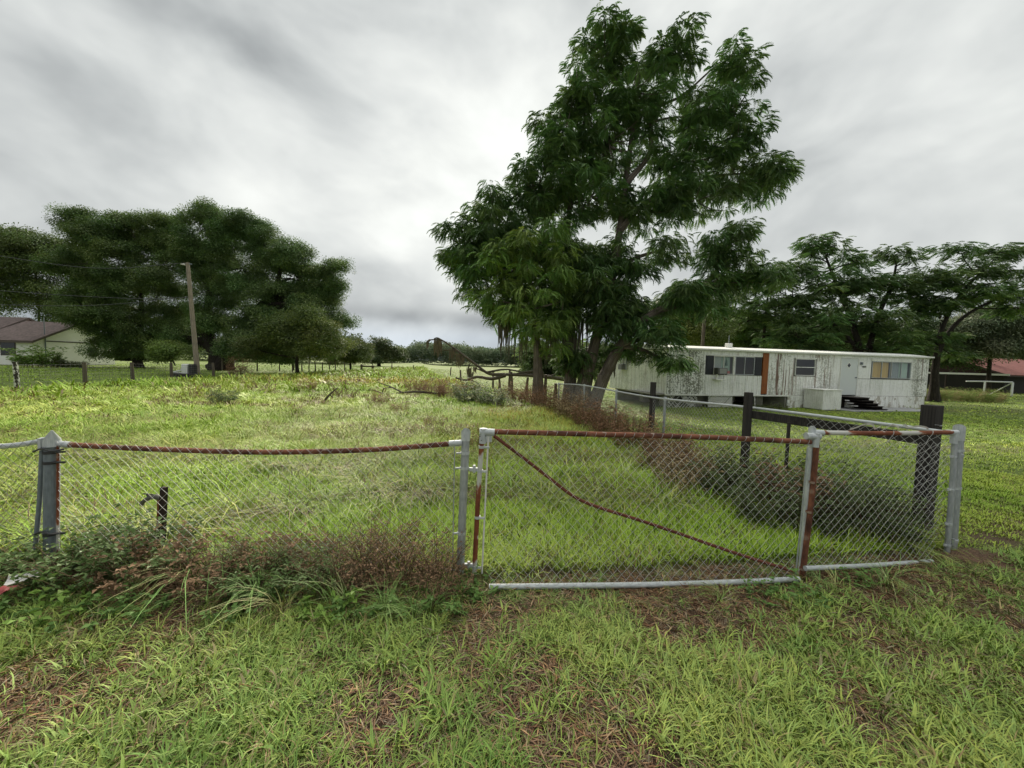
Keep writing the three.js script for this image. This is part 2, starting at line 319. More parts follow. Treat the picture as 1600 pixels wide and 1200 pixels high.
{
  const vergeC = (x, z, R) => { const y = fbm(x * 1.1, z * 1.1, 3, 141); let c = mix3([0.20, 0.32, 0.06], [0.38, 0.47, 0.11], clamp((y - 0.3) * 2 + (R() - 0.5) * 0.5)); if (R() < 0.09) c = [0.34, 0.27, 0.13]; return vary(c, R, 0.22); };
  const inVerge = (x, z) => z > frontZ(x) + 0.06 || (x > 4.3 && z > -3.2 - (x - 4.3) * 0.55);
  const tuft1 = bladeTuft(8, 0.14, 0.0065, 0.04, 1.2, 1), tuft2 = bladeTuft(7, 0.10, 0.0055, 0.055, 1.6, 2), tuft3 = bladeTuft(11, 0.075, 0.0045, 0.055, 1.4, 3);
  const vf = (minCover, s0) => (x, z, R) => { if (!inVerge(x, z)) return null; const v = vergeCover(x, z), nearFence = Math.exp(-Math.pow((z - frontZ(x) - 0.22) / 0.33, 2)) * (x < 4.4 ? 1 : 0); if (R() > (v + minCover) * (1 - 0.93 * nearFence)) return null; return { s: s0 * (0.6 + 0.65 * R()) * (1 - 0.3 * nearFence), c: vergeC(x, z, R) }; };
  copies('verge_grass', tuft1, M.grass, scatter(7500, 0.9, 7.5, 201, vf(0.10, 0.95)), scene, { label: 'coarse green grass tufts on the roadside verge in front of the fence', category: 'grass' });
  copies('verge_grass', tuft2, M.grass, scatter(8500, 0.9, 7.5, 202, vf(0.14, 1.0)), scene, { label: 'low spreading grass blades across the brown verge', category: 'grass' });
  copies('verge_grass', tuft3, M.grass, scatter(9000, 0.9, 8, 203, (x, z, R) => { if (!inVerge(x, z)) return null; const v = vergeCover(x, z); if (R() > v * 0.8 + 0.2) return null; return { s: 0.45 + 0.6 * R(), c: vary(R() < 0.5 ? [0.18, 0.28, 0.06] : [0.27, 0.33, 0.09], R, 0.3) }; }), scene, { label: 'short fine grass filling the gaps of the verge', category: 'grass' });
  // straw lying on the bare patches
  const sb = new MB(); { const R = rng(4); for (let k = 0; k < 7; k++) { const a = R() * 6.28, p = V((R() - 0.5) * 0.1, 0.006 + R() * 0.012, (R() - 0.5) * 0.1), l = 0.03 + R() * 0.06, d = V(Math.cos(a), (R() - 0.5) * 0.25, Math.sin(a)); sb.leaf(p, d, V(0, 1, 0), l, 0.0045, 0.02); } }
  copies('straw_litter', sb.geometry(), M.grass, scatter(14000, 0.9, 7, 205, (x, z, R) => { if (!inVerge(x, z)) return null; if (R() < vergeCover(x, z) * 0.7) return null; return { s: 0.7 + R() * 0.7, c: vary(R() < 0.6 ? [0.24, 0.14, 0.08] : [0.40, 0.28, 0.16], R, 0.35) }; }), scene, { label: 'dead brown straw scattered over the bare verge soil', category: 'straw' });
  // pasture
  const pastC = (x, z, R) => {
    const d = -z, y = fbm(x * 0.5, z * 0.5, 3, 151), fresh = Math.exp(-Math.pow((d - 4.3) / 1.3, 2));
    let c = mix3([0.32, 0.47, 0.05], [0.49, 0.58, 0.13], clamp((y - 0.35) * 2.4 + (R() - 0.5) * 0.6));
    c = mix3(c, [0.32, 0.48, 0.04], fresh * 0.75);
    const gold = Math.exp(-Math.pow((x + 9 + (z + 26) * 0.2) / 6.5, 2) - Math.pow((z + 26) / 3.2, 2)) + 0.55 * Math.exp(-Math.pow((x - 0.8) / 2, 2) - Math.pow((z + 11) / 3, 2));
    if (R() < gold * 0.75) c = [0.54, 0.44, 0.07];
    if (R() < 0.05 + 0.42 * sstep(0.52, 0.66, fbm(x * 0.9, z * 1.5, 4, 125)) * (1 - fresh)) c = R() < 0.5 ? [0.30, 0.21, 0.11] : [0.17, 0.105, 0.06];
    if (d > 50) c = mix3(c, [0.28, 0.25, 0.12], sstep(50, 90, d) * R());
    return vary(c, R, 0.2);
  };
  const inPast = (x, z) => z < frontZ(x) - 0.03 && x < fenceX(z) + 0.1 && !isYardLeft(x, z);
  const pf = (s0, tall = 1) => (x, z, R, r) => { if (!inPast(x, z)) return null; const h = 0.75 + 0.9 * fbm(x * 0.8, z * 0.8, 3, 153); return { s: s0 * (0.7 + 0.6 * R()) * h * (1 + r * 0.012), c: pastC(x, z, R), sy: tall }; };
  const p1 = bladeTuft(8, 0.17, 0.006, 0.06, 1.0, 11), p2 = bladeTuft(8, 0.26, 0.0065, 0.07, 1.5, 12), p3 = bladeTuft(9, 0.22, 0.014, 0.16, 1.3, 13), p4 = bladeTuft(10, 0.15, 0.026, 0.45, 1.5, 14), p5 = bladeTuft(8, 0.35, 0.09, 1.2, 1.4, 15, 2);
  copies('pasture_grass', p1, M.grass, scatter(15000, 2.8, 7, 211, pf(0.8)), scene, { label: 'fresh bright green grass just behind the front fence', category: 'grass' });
  copies('pasture_grass', p2, M.grass, scatter(20000, 5, 13, 212, pf(0.95)), scene, { label: 'long arching matted grass in the middle of the pasture', category: 'grass' });
  copies('pasture_grass', p3, M.grass, scatter(26000, 6.5, 26, 213, pf(1.0)), scene, { label: 'rough yellow green grass farther back in the pasture', category: 'grass' });
  copies('pasture_grass', p4, M.grass, scatter(26000, 20, 70, 214, pf(1.0)), scene, { label: 'distant pasture grass with a golden patch', category: 'grass' });
  copies('pasture_grass', p5, M.grass, scatter(14000, 60, 190, 215, (x, z, R) => inPast(x, z) && Math.abs(x) < 100 ? { s: 0.6 + 0.7 * R(), c: pastC(x, z, R) } : null), scene, { label: 'pale far field grass before the distant woods', category: 'grass' });
  const mat1 = bladeTuft(16, 0.34, 0.006, 0.16, 2.0, 16, 4), mat2 = bladeTuft(14, 0.30, 0.007, 0.12, 1.7, 17, 4);
  const tuss = (x, z) => fbm(x * 0.8 + 9, z * 1.7, 4, 155), band = (z) => Math.exp(-Math.pow((-z - 6.4) / 1.3, 2));
  copies('matted_thatch', mat1, M.grass, scatter(3800, 4.8, 13, 216, (x, z, R) => inPast(x, z) && tuss(x, z) > 0.60 - 0.13 * band(z) ? { s: 0.8 + 0.6 * R(), c: vary(R() < 0.68 ? [0.16, 0.10, 0.055] : R() < 0.6 ? [0.42, 0.36, 0.17] : [0.28, 0.36, 0.08], R, 0.25), sy: 0.8 } : null), scene, { label: 'matted brown and straw coloured thatch in the pasture tussocks', category: 'thatch' });
  copies('tussock_grass', mat2, M.grass, scatter(3400, 4.6, 14, 217, (x, z, R) => inPast(x, z) && tuss(x, z) > 0.56 - 0.12 * band(z) && tuss(x, z) < 0.68 ? { s: 0.8 + 0.7 * R(), c: vary(R() < 0.5 ? [0.50, 0.55, 0.17] : [0.30, 0.42, 0.08], R, 0.22) } : null), scene, { label: 'long pale green tussocks arching over the pasture', category: 'grass' });
  // mown lawns
  const lawnC = (x, z, R) => { const y = fbm(x * 0.35, z * 0.5, 3, 161); let c = mix3([0.25, 0.39, 0.035], [0.42, 0.51, 0.07], clamp((y - 0.3) * 2 + (R() - 0.5) * 0.5)); if (R() < 0.06) c = [0.3, 0.28, 0.1]; return vary(c, R, 0.18); };
  const inLawn = (x, z) => x > fenceX(z) && z < -3.0 - 0.3 * vnoise(x * 1.5, 3, 5) && !blockedByHouse(x, z);
  const l1 = bladeTuft(9, 0.055, 0.006, 0.07, 1.2, 21), l2 = bladeTuft(10, 0.055, 0.012, 0.19, 1.3, 22), l3 = bladeTuft(9, 0.07, 0.035, 0.5, 1.2, 23, 2);
  const lf = (s0) => (x, z, R) => inLawn(x, z) && R() < sstep(-0.2, 1.6, frontZ(x) - z + fbm(x * 1.5, z * 1.5, 3, 163) * 1.2) ? { s: s0 * (0.7 + 0.6 * R()), c: lawnC(x, z, R) } : null;
  copies('lawn_grass', l1, M.grass, scatter(17000, 4, 11, 221, lf(1)), scene, { label: 'mown bright green lawn beside the corner post', category: 'grass' });
  copies('lawn_grass', l2, M.grass, scatter(22000, 8, 28, 222, lf(1)), scene, { label: 'mown lawn in front of the white mobile home', category: 'grass' });
  copies('lawn_grass', l3, M.grass, scatter(14000, 24, 80, 223, lf(1)), scene, { label: 'far lawn before the red roofed house', category: 'grass' });
  copies('lawn_grass', l3, M.grass, scatter(9000, 20, 75, 224, (x, z, R) => isYardLeft(x, z) ? { s: 0.8 + 0.5 * R(), c: vary([0.28, 0.42, 0.04], R, 0.18) } : null), scene, { label: 'mown lawn behind the wire field fence on the left', category: 'grass' });
}

// ------------------------------------------------------------------ trees
function frondGeo(pairs, len, leafL, leafW, droop, flat, seed) {               // a pinnate leaf hanging from its stalk
  const b = new MB(), R = rng(seed);
  for (let k = 0; k < pairs; k++) {
    const t = (k + 0.6) / pairs, p = V(len * t * (1 - 0.25 * droop * t), -len * droop * t * t * 0.75, 0), taper = 0.6 + 0.7 * Math.sin(Math.PI * Math.min(0.95, t * 0.85 + 0.12));
    for (const s of [-1, 1]) {
      const d = V(0.55 + 0.3 * R(), -0.25 * droop - 0.5 * (1 - flat) * R(), s * (0.8 + 0.3 * R())).normalize(), n = V(0.1 * (R() - 0.5), 1, s * 0.3).normalize();
      n.sub(d.clone().multiplyScalar(n.dot(d))).normalize(); b.leaf(p, d, n, leafL * taper * (0.85 + 0.3 * R()), leafW * taper, 0.1);
    }
  }
  return b.geometry();
}
function sprayGeo(n, rad, leafL, leafW, seed) {                                 // a ragged spray of small leaves
  const b = new MB(), R = rng(seed);
  for (let k = 0; k < n; k++) {
    const a = R() * 6.283, e = (R() - 0.35) * 1.6, d = V(Math.cos(a) * Math.cos(e), Math.sin(e), Math.sin(a) * Math.cos(e)), p = d.clone().multiplyScalar(rad * Math.cbrt(R())); p.y *= 0.7;
    const nn = V((R() - 0.5) * 1.2, 1, (R() - 0.5) * 1.2).normalize(), dd = d.clone().add(V(0, -0.5 * R(), 0)).normalize(); nn.sub(dd.clone().multiplyScalar(nn.dot(dd))).normalize();
    b.leaf(p, dd, nn, leafL * (0.7 + 0.6 * R()), leafW * (0.8 + 0.4 * R()), 0.12);
  }
  return b.geometry();
}
const GEO = {
  frond: frondGeo(9, 0.52, 0.15, 0.05, 0.8, 0.4, 301), feather: frondGeo(10, 0.6, 0.17, 0.06, 0.45, 0.6, 302),
  oak: sprayGeo(34, 0.42, 0.125, 0.07, 303), willow: sprayGeo(30, 0.4, 0.16, 0.055, 304), far: sprayGeo(34, 1.0, 0.36, 0.26, 305), shrub: sprayGeo(16, 0.16, 0.10, 0.05, 306),
};
// lobes: [centre, rx, ry, rz, clumps]; clumps sit in the outer part of each lobe so that gaps stay open between them
function makeTree(name, label, cat, group, o) {
  const t = thing(name, label, cat, group, [o.base.x, o.base.y, o.base.z]), R = rng(o.seed), B = o.base, wood = new MB();
  const rel = (p) => p.clone().sub(B), trunks = o.trunks.map(([pts, r0, r1]) => { const c = curve(pts.map(rel), 14), rad = c.map((_, k) => mix(r0, r1, Math.pow(k / 14, 0.8)) * (k === 0 ? 1.45 : k === 1 ? 1.12 : 1)); wood.tube(c, rad, o.sides || 10, true, 0.3, R() * 9); return { c, rad }; });
  const leaves = [], limb = o.limb ?? 0.16;
  const all = []; for (const l of o.lobes) { all.push(l); for (let k = 0; k < (o.tufts || 0); k++) { const a = R() * 6.283, e = (R() * 0.9 - 0.15) * 1.4; all.push([l[0].clone().add(V(Math.cos(a) * Math.cos(e) * l[1] * 1.05, Math.sin(e) * l[2] * 1.15, Math.sin(a) * Math.cos(e) * l[3])), l[1] * 0.4, l[2] * 0.42, l[3] * 0.4, Math.max(2, Math.round(l[4] * 0.22)), l[5]]); } }
  for (const [c0, rx, ry, rz, n, tint] of all) {
    const c = rel(c0); let best = null, bd = 1e9;
    for (const tr of trunks) tr.c.forEach((p, k) => { if (k < 4) return; const d = p.distanceTo(c) + Math.max(0, p.y - c.y) * 2.2 + (c.y - p.y > 0 ? 0 : 1); if (d < bd) { bd = d; best = [p, tr.rad[k]]; } });
    const s = best[0], midp = s.clone().lerp(c, 0.5).add(V((R() - 0.5) * 0.5, 0.12 * s.distanceTo(c) * (R() - 0.2), (R() - 0.5) * 0.5)), r0 = Math.min(best[1] * 0.7, limb);
    wood.tube(curve([s, midp, c], 8), Array.from({ length: 9 }, (_, k) => mix(r0, r0 * 0.3, k / 8)), 6, true, 0.2, R() * 9);
    for (let k = 0; k < n; k++) {
      const a = R() * 6.283, e = Math.asin(R() * 2 - 1), q = Math.pow(R(), 0.42), d = V(Math.cos(a) * Math.cos(e), Math.sin(e), Math.sin(a) * Math.cos(e));
      const p = c.clone().add(V(d.x * rx * q, d.y * ry * q, d.z * rz * q)), cr = o.clump * (0.65 + 0.7 * R());
      if (p.y + B.y < (o.floor ?? 0.6)) continue;
      if (R() < (o.twig ?? 0.5)) wood.tube(curve([c.clone().lerp(p, 0.15), c.clone().lerp(p, 0.6).add(V(0, -0.06 * rx, 0)), p], 4), [0.03, 0.026, 0.02, 0.014, 0.008].map((v) => v * (o.twigR ?? 1)), 4, false);
      const tone = 1 + (R() - 0.5) * 0.45, warm = (R() - 0.4) * 0.25, m = Math.round(o.per * (0.7 + 0.6 * R()) * Math.pow(cr / o.clump, 2));
      for (let f = 0; f < m; f++) {
        const b = R() * 6.283, lift = (R() - 0.35) * o.thick, rr = cr * (o.core ?? 1) * Math.sqrt(R()), lp = p.clone().add(V(Math.cos(b) * rr, lift * cr, Math.sin(b) * rr));
        const qd = new THREE.Quaternion().setFromEuler(new THREE.Euler((R() - 0.5) * 0.7, -b + (R() - 0.5) * 1.1, (R() - 0.62) * o.hang, 'YXZ'));
        const cc = mix3(o.c0, o.c1, R()).map((v) => v * tone * (tint || 1)); cc[0] *= 1 + warm; leaves.push([lp, 0, o.leaf * (0.75 + 0.5 * R()), vary(cc, R, 0.16), qd]);
      }
    }
  }
  wood.build('trunk', o.bark, t);
  copies('crown', o.geo, M.leaf, leaves, t);
  return t;
}
function mossClump(parent, p, n, len, wid, seed, mat = M.moss) {                // hanging beard of spanish moss
  const b = new MB(), R = rng(seed);
  for (let k = 0; k < n; k++) {
    const s = p.clone().add(V((R() - 0.5) * wid, (R() - 0.5) * 0.1, (R() - 0.5) * wid * 0.5)), l = len * (0.35 + 0.75 * R()), pts = [];
    for (let q = 0; q <= 4; q++) pts.push(s.clone().add(V((R() - 0.5) * 0.06, -l * q / 4, (R() - 0.5) * 0.06)));
    b.tube(pts, [0.02, 0.03, 0.026, 0.018, 0.003].map((v) => v * (0.7 + 0.6 * R())), 3, false);
  }
  const m = b.build('spanish_moss', mat, parent); m.userData.kind = 'stuff'; return m;
}
const WAL0 = [0.09, 0.18, 0.052], WAL1 = [0.17, 0.28, 0.08], OAK0 = [0.085, 0.155, 0.042], OAK1 = [0.17, 0.26, 0.075];
// the tall tree beside the mobile home
{
  const D = 16, P = (x, y, d = D) => at(x, y, d), base = V(P(905, 600).x, gy(P(905, 600).x, -D) - 0.1, -D), S = D / FOC;
  const L = (x, y, rx, ry, n, dd = 0, rz = 1.5, tint = 1) => [P(x, y + (y < 140 ? 16 : y < 180 ? 8 : 0), D + dd), rx * S * 0.92, ry * S * 0.9, rz, Math.round(n * 1.38), tint];
  const tree = makeTree('tall_tree', 'tall dark green tree with drooping feathery leaves beside the white mobile home', 'tree', null, {
    base, seed: 401, bark: M.barkGrey, geo: GEO.frond, leaf: 0.7, clump: 0.66, per: 46, thick: 0.6, core: 0.6, hang: 1.1, c0: WAL0, c1: WAL1, floor: 1.0, limb: 0.13, twig: 0.7,
    trunks: [
      [[base, P(927, 545), P(950, 470), P(968, 360), P(985, 230), P(1000, 110)], 0.30, 0.05],
      [[base.clone().add(V(-0.35, 0, -0.3)), P(893, 520, D + 0.6), P(885, 430, D + 0.8), P(893, 300, D + 0.6), P(915, 180, D + 0.4)], 0.27, 0.05],
      [[base.clone().add(V(0.45, 0, 0.2)), P(965, 548, D - 0.4), P(1005, 500, D - 0.6), P(1075, 462, D - 0.7), P(1120, 425, D - 0.5)], 0.26, 0.07],
      [[P(968, 360), P(1005, 320), P(1055, 290), P(1120, 275), P(1180, 270)], 0.13, 0.03],
      [[P(975, 290), P(1015, 240), P(1020, 175), P(1065, 150), P(1110, 110)], 0.12, 0.03],
      [[P(885, 430, D + 0.8), P(840, 395), P(780, 360), P(730, 340)], 0.14, 0.03],
      [[base.clone().add(V(-1.55, 0, 0.3)), P(842, 545, D - 0.4), P(838, 500, D - 0.5), P(830, 440, D - 0.6)], 0.12, 0.04],
    ],
    lobes: [
      L(945, 62, 46, 34, 16), L(1046, 74, 36, 36, 12), L(1138, 92, 32, 32, 9), L(985, 130, 78, 55, 20), L(905, 140, 30, 40, 7), L(1090, 175, 72, 52, 17), L(1150, 165, 26, 50, 6),
      L(880, 215, 55, 55, 18), L(950, 225, 80, 62, 26, 0.4, 2.2), L(1060, 255, 70, 42, 15), L(1150, 225, 34, 40, 7), L(1160, 290, 62, 34, 13), L(1085, 315, 68, 34, 13), L(1190, 268, 36, 28, 6),
      L(840, 300, 60, 50, 20), L(920, 310, 85, 62, 28, 0.6, 2.4), L(1000, 330, 62, 45, 16), L(770, 330, 60, 48, 15), L(720, 385, 38, 42, 9), L(800, 390, 80, 50, 22, -0.3),
      L(750, 425, 48, 42, 12, -0.2), L(900, 400, 72, 55, 24, 0.6, 2.2), L(970, 410, 52, 46, 16), L(1030, 392, 40, 26, 6), L(940, 478, 72, 45, 24, 0.9, 2), L(870, 485, 60, 55, 24, 0.8, 2), L(925, 430, 60, 45, 18, -0.6, 1.2), L(960, 500, 50, 36, 12, -0.5, 0.8),
      L(1125, 395, 48, 40, 13, -0.4), L(1160, 440, 46, 40, 13, -0.4), L(1095, 455, 52, 30, 11, -0.5), L(1010, 495, 40, 30, 8, -0.2), L(1030, 535, 24, 40, 8, -1.2, 0.5), L(1075, 480, 40, 28, 8, -0.6), L(1045, 568, 14, 16, 3, -1.4, 0.3),
      L(965, 545, 32, 28, 5, 0.4), L(905, 560, 40, 30, 9, 0.2), L(790, 480, 36, 42, 8, 0.3, 1, 0.9), L(740, 455, 22, 26, 4),
    ],
  });
  for (const [x, y, n, l, w] of [[790, 505, 26, 1.5, 0.8], [815, 520, 18, 1.3, 0.6], [880, 500, 30, 2.0, 1.0], [905, 490, 30, 2.2, 0.9], [985, 545, 12, 0.8, 0.5], [1000, 532, 9, 0.9, 0.5], [955, 560, 10, 1.1, 0.4], [862, 520, 20, 1.6, 0.6], [842, 540, 14, 1.3, 0.4]]) mossClump(tree, P(x, y, D + 0.2).sub(base), n, l, w, 410 + x);
  const base2 = V(P(836, 600, 14.6).x, -0.05, -14.6), S2 = 14.6 / FOC, L2 = (x, y, rx, ry, n) => [at(x, y, 14.6), rx * S2, ry * S2, 1.3, n];
  makeTree('small_tree', 'lighter green drooping small tree in front of the tall dark tree', 'tree', null, {
    base: base2, seed: 402, bark: M.barkGrey, geo: GEO.frond, leaf: 0.7, clump: 0.62, per: 44, thick: 0.6, core: 0.6, hang: 1.2, c0: [0.17, 0.29, 0.07], c1: [0.28, 0.41, 0.10], limb: 0.08, floor: 1.3,
    trunks: [[[base2, at(838, 560, 14.6), at(836, 500, 14.6), at(830, 440, 14.6), at(828, 400, 14.6)], 0.13, 0.04]],
    lobes: [L2(838, 385, 48, 28, 13), L2(800, 425, 46, 36, 13), L2(862, 430, 48, 40, 15), L2(828, 470, 62, 42, 17), L2(850, 520, 34, 34, 9), L2(770, 470, 24, 36, 5), L2(880, 470, 26, 36, 6)],
  });
}
// the spreading trees behind the mobile home
function spreading(label, bx, by, D, trunks, lobes, seed, tone = 1) {
  const S = D / FOC, P = (x, y, dd = 0) => at(x, y, D + dd), base = P(bx, by); base.y = gy(base.x, base.z) - 0.1;
  return makeTree('spreading_tree', label, 'tree', null, {
    base, seed, bark: M.barkDark, geo: GEO.feather, leaf: 0.85, clump: 0.95, per: 42, thick: 0.5, core: 0.8, hang: 0.8, c0: [0.09, 0.18, 0.052].map((v) => v * tone), c1: [0.165, 0.27, 0.075].map((v) => v * tone), floor: 1.2, limb: 0.18, twigR: 1.6, twig: 0.8,
    trunks: trunks.map(([pts, r0, r1]) => [[base, ...pts.map((p) => P(...p))], r0, r1]), lobes: lobes.map(([x, y, rx, ry, n, dd = 0]) => [P(x, y, dd), rx * S, ry * S, rx * S * 0.8, n]),
  });
}
spreading('spreading dark feathery tree rising behind the roof of the mobile home', 1345, 625, 28, [[[[1345, 560], [1330, 500], [1305, 440], [1290, 400]], 0.3, 0.06], [[[1355, 560], [1370, 500], [1395, 440], [1400, 415]], 0.28, 0.06], [[[1340, 550], [1300, 505], [1240, 470]], 0.22, 0.06]], [
  [1300, 385, 40, 14, 7], [1340, 410, 34, 14, 6], [1268, 402, 22, 18, 4], [1240, 425, 26, 20, 6], [1395, 400, 34, 14, 6], [1432, 406, 18, 6, 2], [1280, 455, 60, 32, 17], [1345, 450, 60, 28, 16], [1400, 445, 46, 26, 11], [1230, 475, 40, 36, 11], [1300, 505, 66, 34, 17], [1370, 505, 66, 36, 17], [1430, 490, 40, 40, 10], [1250, 530, 50, 26, 9], [1330, 545, 70, 22, 10], [1410, 545, 60, 22, 9], [1205, 450, 22, 36, 6], [1465, 540, 30, 34, 8]], 421);
spreading('spreading feathery tree at the right edge with bare forked limbs above the house', 1460, 618, 27, [
  [[[1462, 570], [1470, 520], [1500, 460], [1540, 420]], 0.26, 0.05], [[[1468, 545], [1500, 500], [1550, 470], [1590, 450]], 0.2, 0.05]], [
  [1500, 390, 26, 12, 4], [1530, 420, 40, 18, 8], [1560, 392, 34, 14, 6], [1588, 398, 16, 14, 3], [1480, 430, 36, 26, 9], [1500, 465, 46, 26, 10], [1555, 460, 44, 20, 8], [1590, 480, 26, 24, 5], [1470, 500, 26, 30, 6], [1580, 430, 16, 14, 2], [1620, 440, 30, 30, 5], [1455, 470, 30, 26, 6]], 422);
spreading('low dark tree filling in behind the left half of the mobile home', 1190, 622, 31, [[[[1190, 560], [1195, 510], [1200, 460]], 0.22, 0.06]], [
  [1185, 450, 28, 28, 7], [1205, 490, 46, 34, 13], [1165, 500, 40, 34, 10], [1225, 525, 40, 28, 9], [1215, 420, 18, 16, 3], [1150, 470, 20, 24, 4]], 423, 0.9);
// other broadleaf trees
function broad(name, label, group, bx, by, D, lobes, seed, o = {}) {
  const S = D / FOC, P = (x, y, dd = 0) => at(x, y, D + dd), base = P(bx, by); base.y = gy(base.x, base.z) - 0.1;
  const top = Math.min(...lobes.map((l) => l[1] + l[3] * 0.4));
  const trunks = (o.trunks || [[[bx, by - 25], [bx + 6, mix(by, top, 0.45)], [bx, mix(by, top, 0.85)]]]).map((pts) => [[pts.start ? P(...pts.start).setY(base.y) : base, ...pts.map((p) => P(...p))], o.r0 || 0.3, o.r1 || 0.06]);
  return makeTree(name, label, 'tree', group, { base, seed, bark: o.bark || M.barkDark, geo: o.geo || GEO.oak, leaf: o.leaf || 1.15, clump: o.clump || 0.78, per: o.per || 22, thick: o.thick || 0.9, hang: o.hang || 1.2, c0: o.c0 || OAK0, c1: o.c1 || OAK1, floor: o.floor ?? 1.0, limb: o.limb || 0.22, twigR: 2, twig: o.twig ?? 0.35, tufts: o.tufts ?? 2, trunks, lobes: lobes.map(([x, y, rx, ry, n, dd = 0, tint = 1]) => [P(x, y, dd), rx * S, ry * S, rx * S * 0.85, n, tint]) });
}
broad('oak_tree', 'large dark oak with a thick forked trunk right of the utility pole', null, 345, 580, 40, [
  [312, 345, 24, 22, 8], [370, 355, 42, 22, 13], [330, 390, 50, 32, 20], [410, 380, 40, 30, 14], [450, 400, 30, 26, 9], [380, 420, 60, 34, 24], [460, 435, 46, 30, 16], [515, 440, 30, 22, 9], [520, 465, 20, 22, 5], [420, 465, 60, 34, 24], [340, 450, 46, 34, 18], [330, 500, 40, 34, 15], [395, 510, 50, 30, 17], [490, 480, 40, 30, 12], [450, 500, 50, 30, 16], [520, 505, 24, 24, 7], [300, 410, 30, 30, 9], [410, 545, 40, 20, 13, -3], [370, 548, 26, 18, 8, -3], [440, 555, 36, 16, 10, -2], [290, 535, 26, 24, 8], [520, 540, 20, 20, 6]].map(([x, y, a, b, n, d]) => [x, y, a * 0.93, b * 0.93, Math.round(n * 1.5), d]), 431,
  { r0: 0.95, r1: 0.12, limb: 0.4, trunks: [[[335, 550], [322, 510], [330, 450], [330, 380]], [[362, 545], [390, 500], [430, 450], [440, 410]]] });
broad('oak_tree', 'broad dark oak overhanging the gable of the left house', null, 215, 582, 41, [
  [125, 350, 26, 20, 8], [150, 380, 44, 28, 14], [205, 355, 44, 22, 14], [250, 360, 30, 22, 9], [200, 400, 60, 32, 24], [270, 395, 34, 32, 12], [140, 425, 46, 30, 16], [250, 445, 54, 34, 22], [185, 455, 56, 32, 22], [130, 480, 36, 28, 10], [220, 500, 60, 32, 24], [270, 505, 34, 36, 12], [165, 515, 44, 28, 15], [195, 545, 46, 18, 12], [245, 540, 40, 22, 12], [180, 562, 44, 12, 9], [230, 562, 44, 12, 9]].map(([x, y, a, b, n]) => [x, y, a * 0.93, b * 0.93, Math.round(n * 1.55)]), 432, { r0: 0.6, limb: 0.35, c0: [0.085, 0.15, 0.038], c1: [0.17, 0.25, 0.068] });
broad('woodland_tree', 'dark tree at the far left behind the house roof', 'trees far left', 55, 572, 56, [[20, 390, 34, 24, 11], [70, 395, 44, 26, 14], [110, 410, 30, 24, 8], [20, 430, 44, 30, 14], [80, 445, 50, 32, 17], [30, 475, 50, 26, 14], [100, 480, 40, 26, 11], [-30, 410, 40, 50, 16]], 433, { leaf: 2.0, clump: 1.6, c0: [0.07, 0.115, 0.03], c1: [0.14, 0.19, 0.05], floor: 4 });
broad('drooping_tree', 'brighter drooping tree below the right side of the large oak', null, 465, 582, 33, [[440, 515, 34, 20, 11], [480, 510, 36, 22, 12], [425, 540, 36, 20, 10], [470, 540, 46, 22, 14], [520, 545, 30, 22, 8], [500, 525, 34, 20, 8]], 434, { geo: GEO.willow, leaf: 1.2, clump: 0.8, r0: 0.16, limb: 0.09, c0: [0.10, 0.15, 0.04], c1: [0.19, 0.25, 0.07], hang: 1.6, floor: 0.8 });
broad('drooping_tree', 'small drooping tree at the right end of the oak group', null, 548, 580, 46, [[545, 548, 22, 14, 7], [530, 560, 22, 12, 6], [560, 558, 16, 14, 5]], 435, { geo: GEO.willow, leaf: 1.4, clump: 0.8, r0: 0.12, limb: 0.07, c0: [0.09, 0.125, 0.04], c1: [0.17, 0.21, 0.07], hang: 1.6, floor: 0.9 });
broad('sapling', 'small bright green sapling left of the utility pole', null, 268, 588, 29, [[262, 548, 16, 8, 5], [280, 552, 14, 8, 4], [268, 558, 18, 8, 5]], 436, { geo: GEO.willow, leaf: 0.9, clump: 0.45, r0: 0.05, r1: 0.02, limb: 0.03, c0: [0.14, 0.22, 0.05], c1: [0.24, 0.34, 0.08], floor: 0.7, per: 12 });
broad('round_tree', 'round green tree standing alone in the far field', null, 592, 574, 82, [[590, 542, 16, 9, 10], [580, 553, 18, 9, 10], [604, 553, 18, 9, 10], [592, 560, 24, 8, 12], [622, 560, 10, 6, 5]], 437, { geo: GEO.far, leaf: 0.75, clump: 0.9, per: 10, r0: 0.3, c0: [0.075, 0.115, 0.04], c1: [0.15, 0.20, 0.08], floor: 0.6, limb: 0.15 });
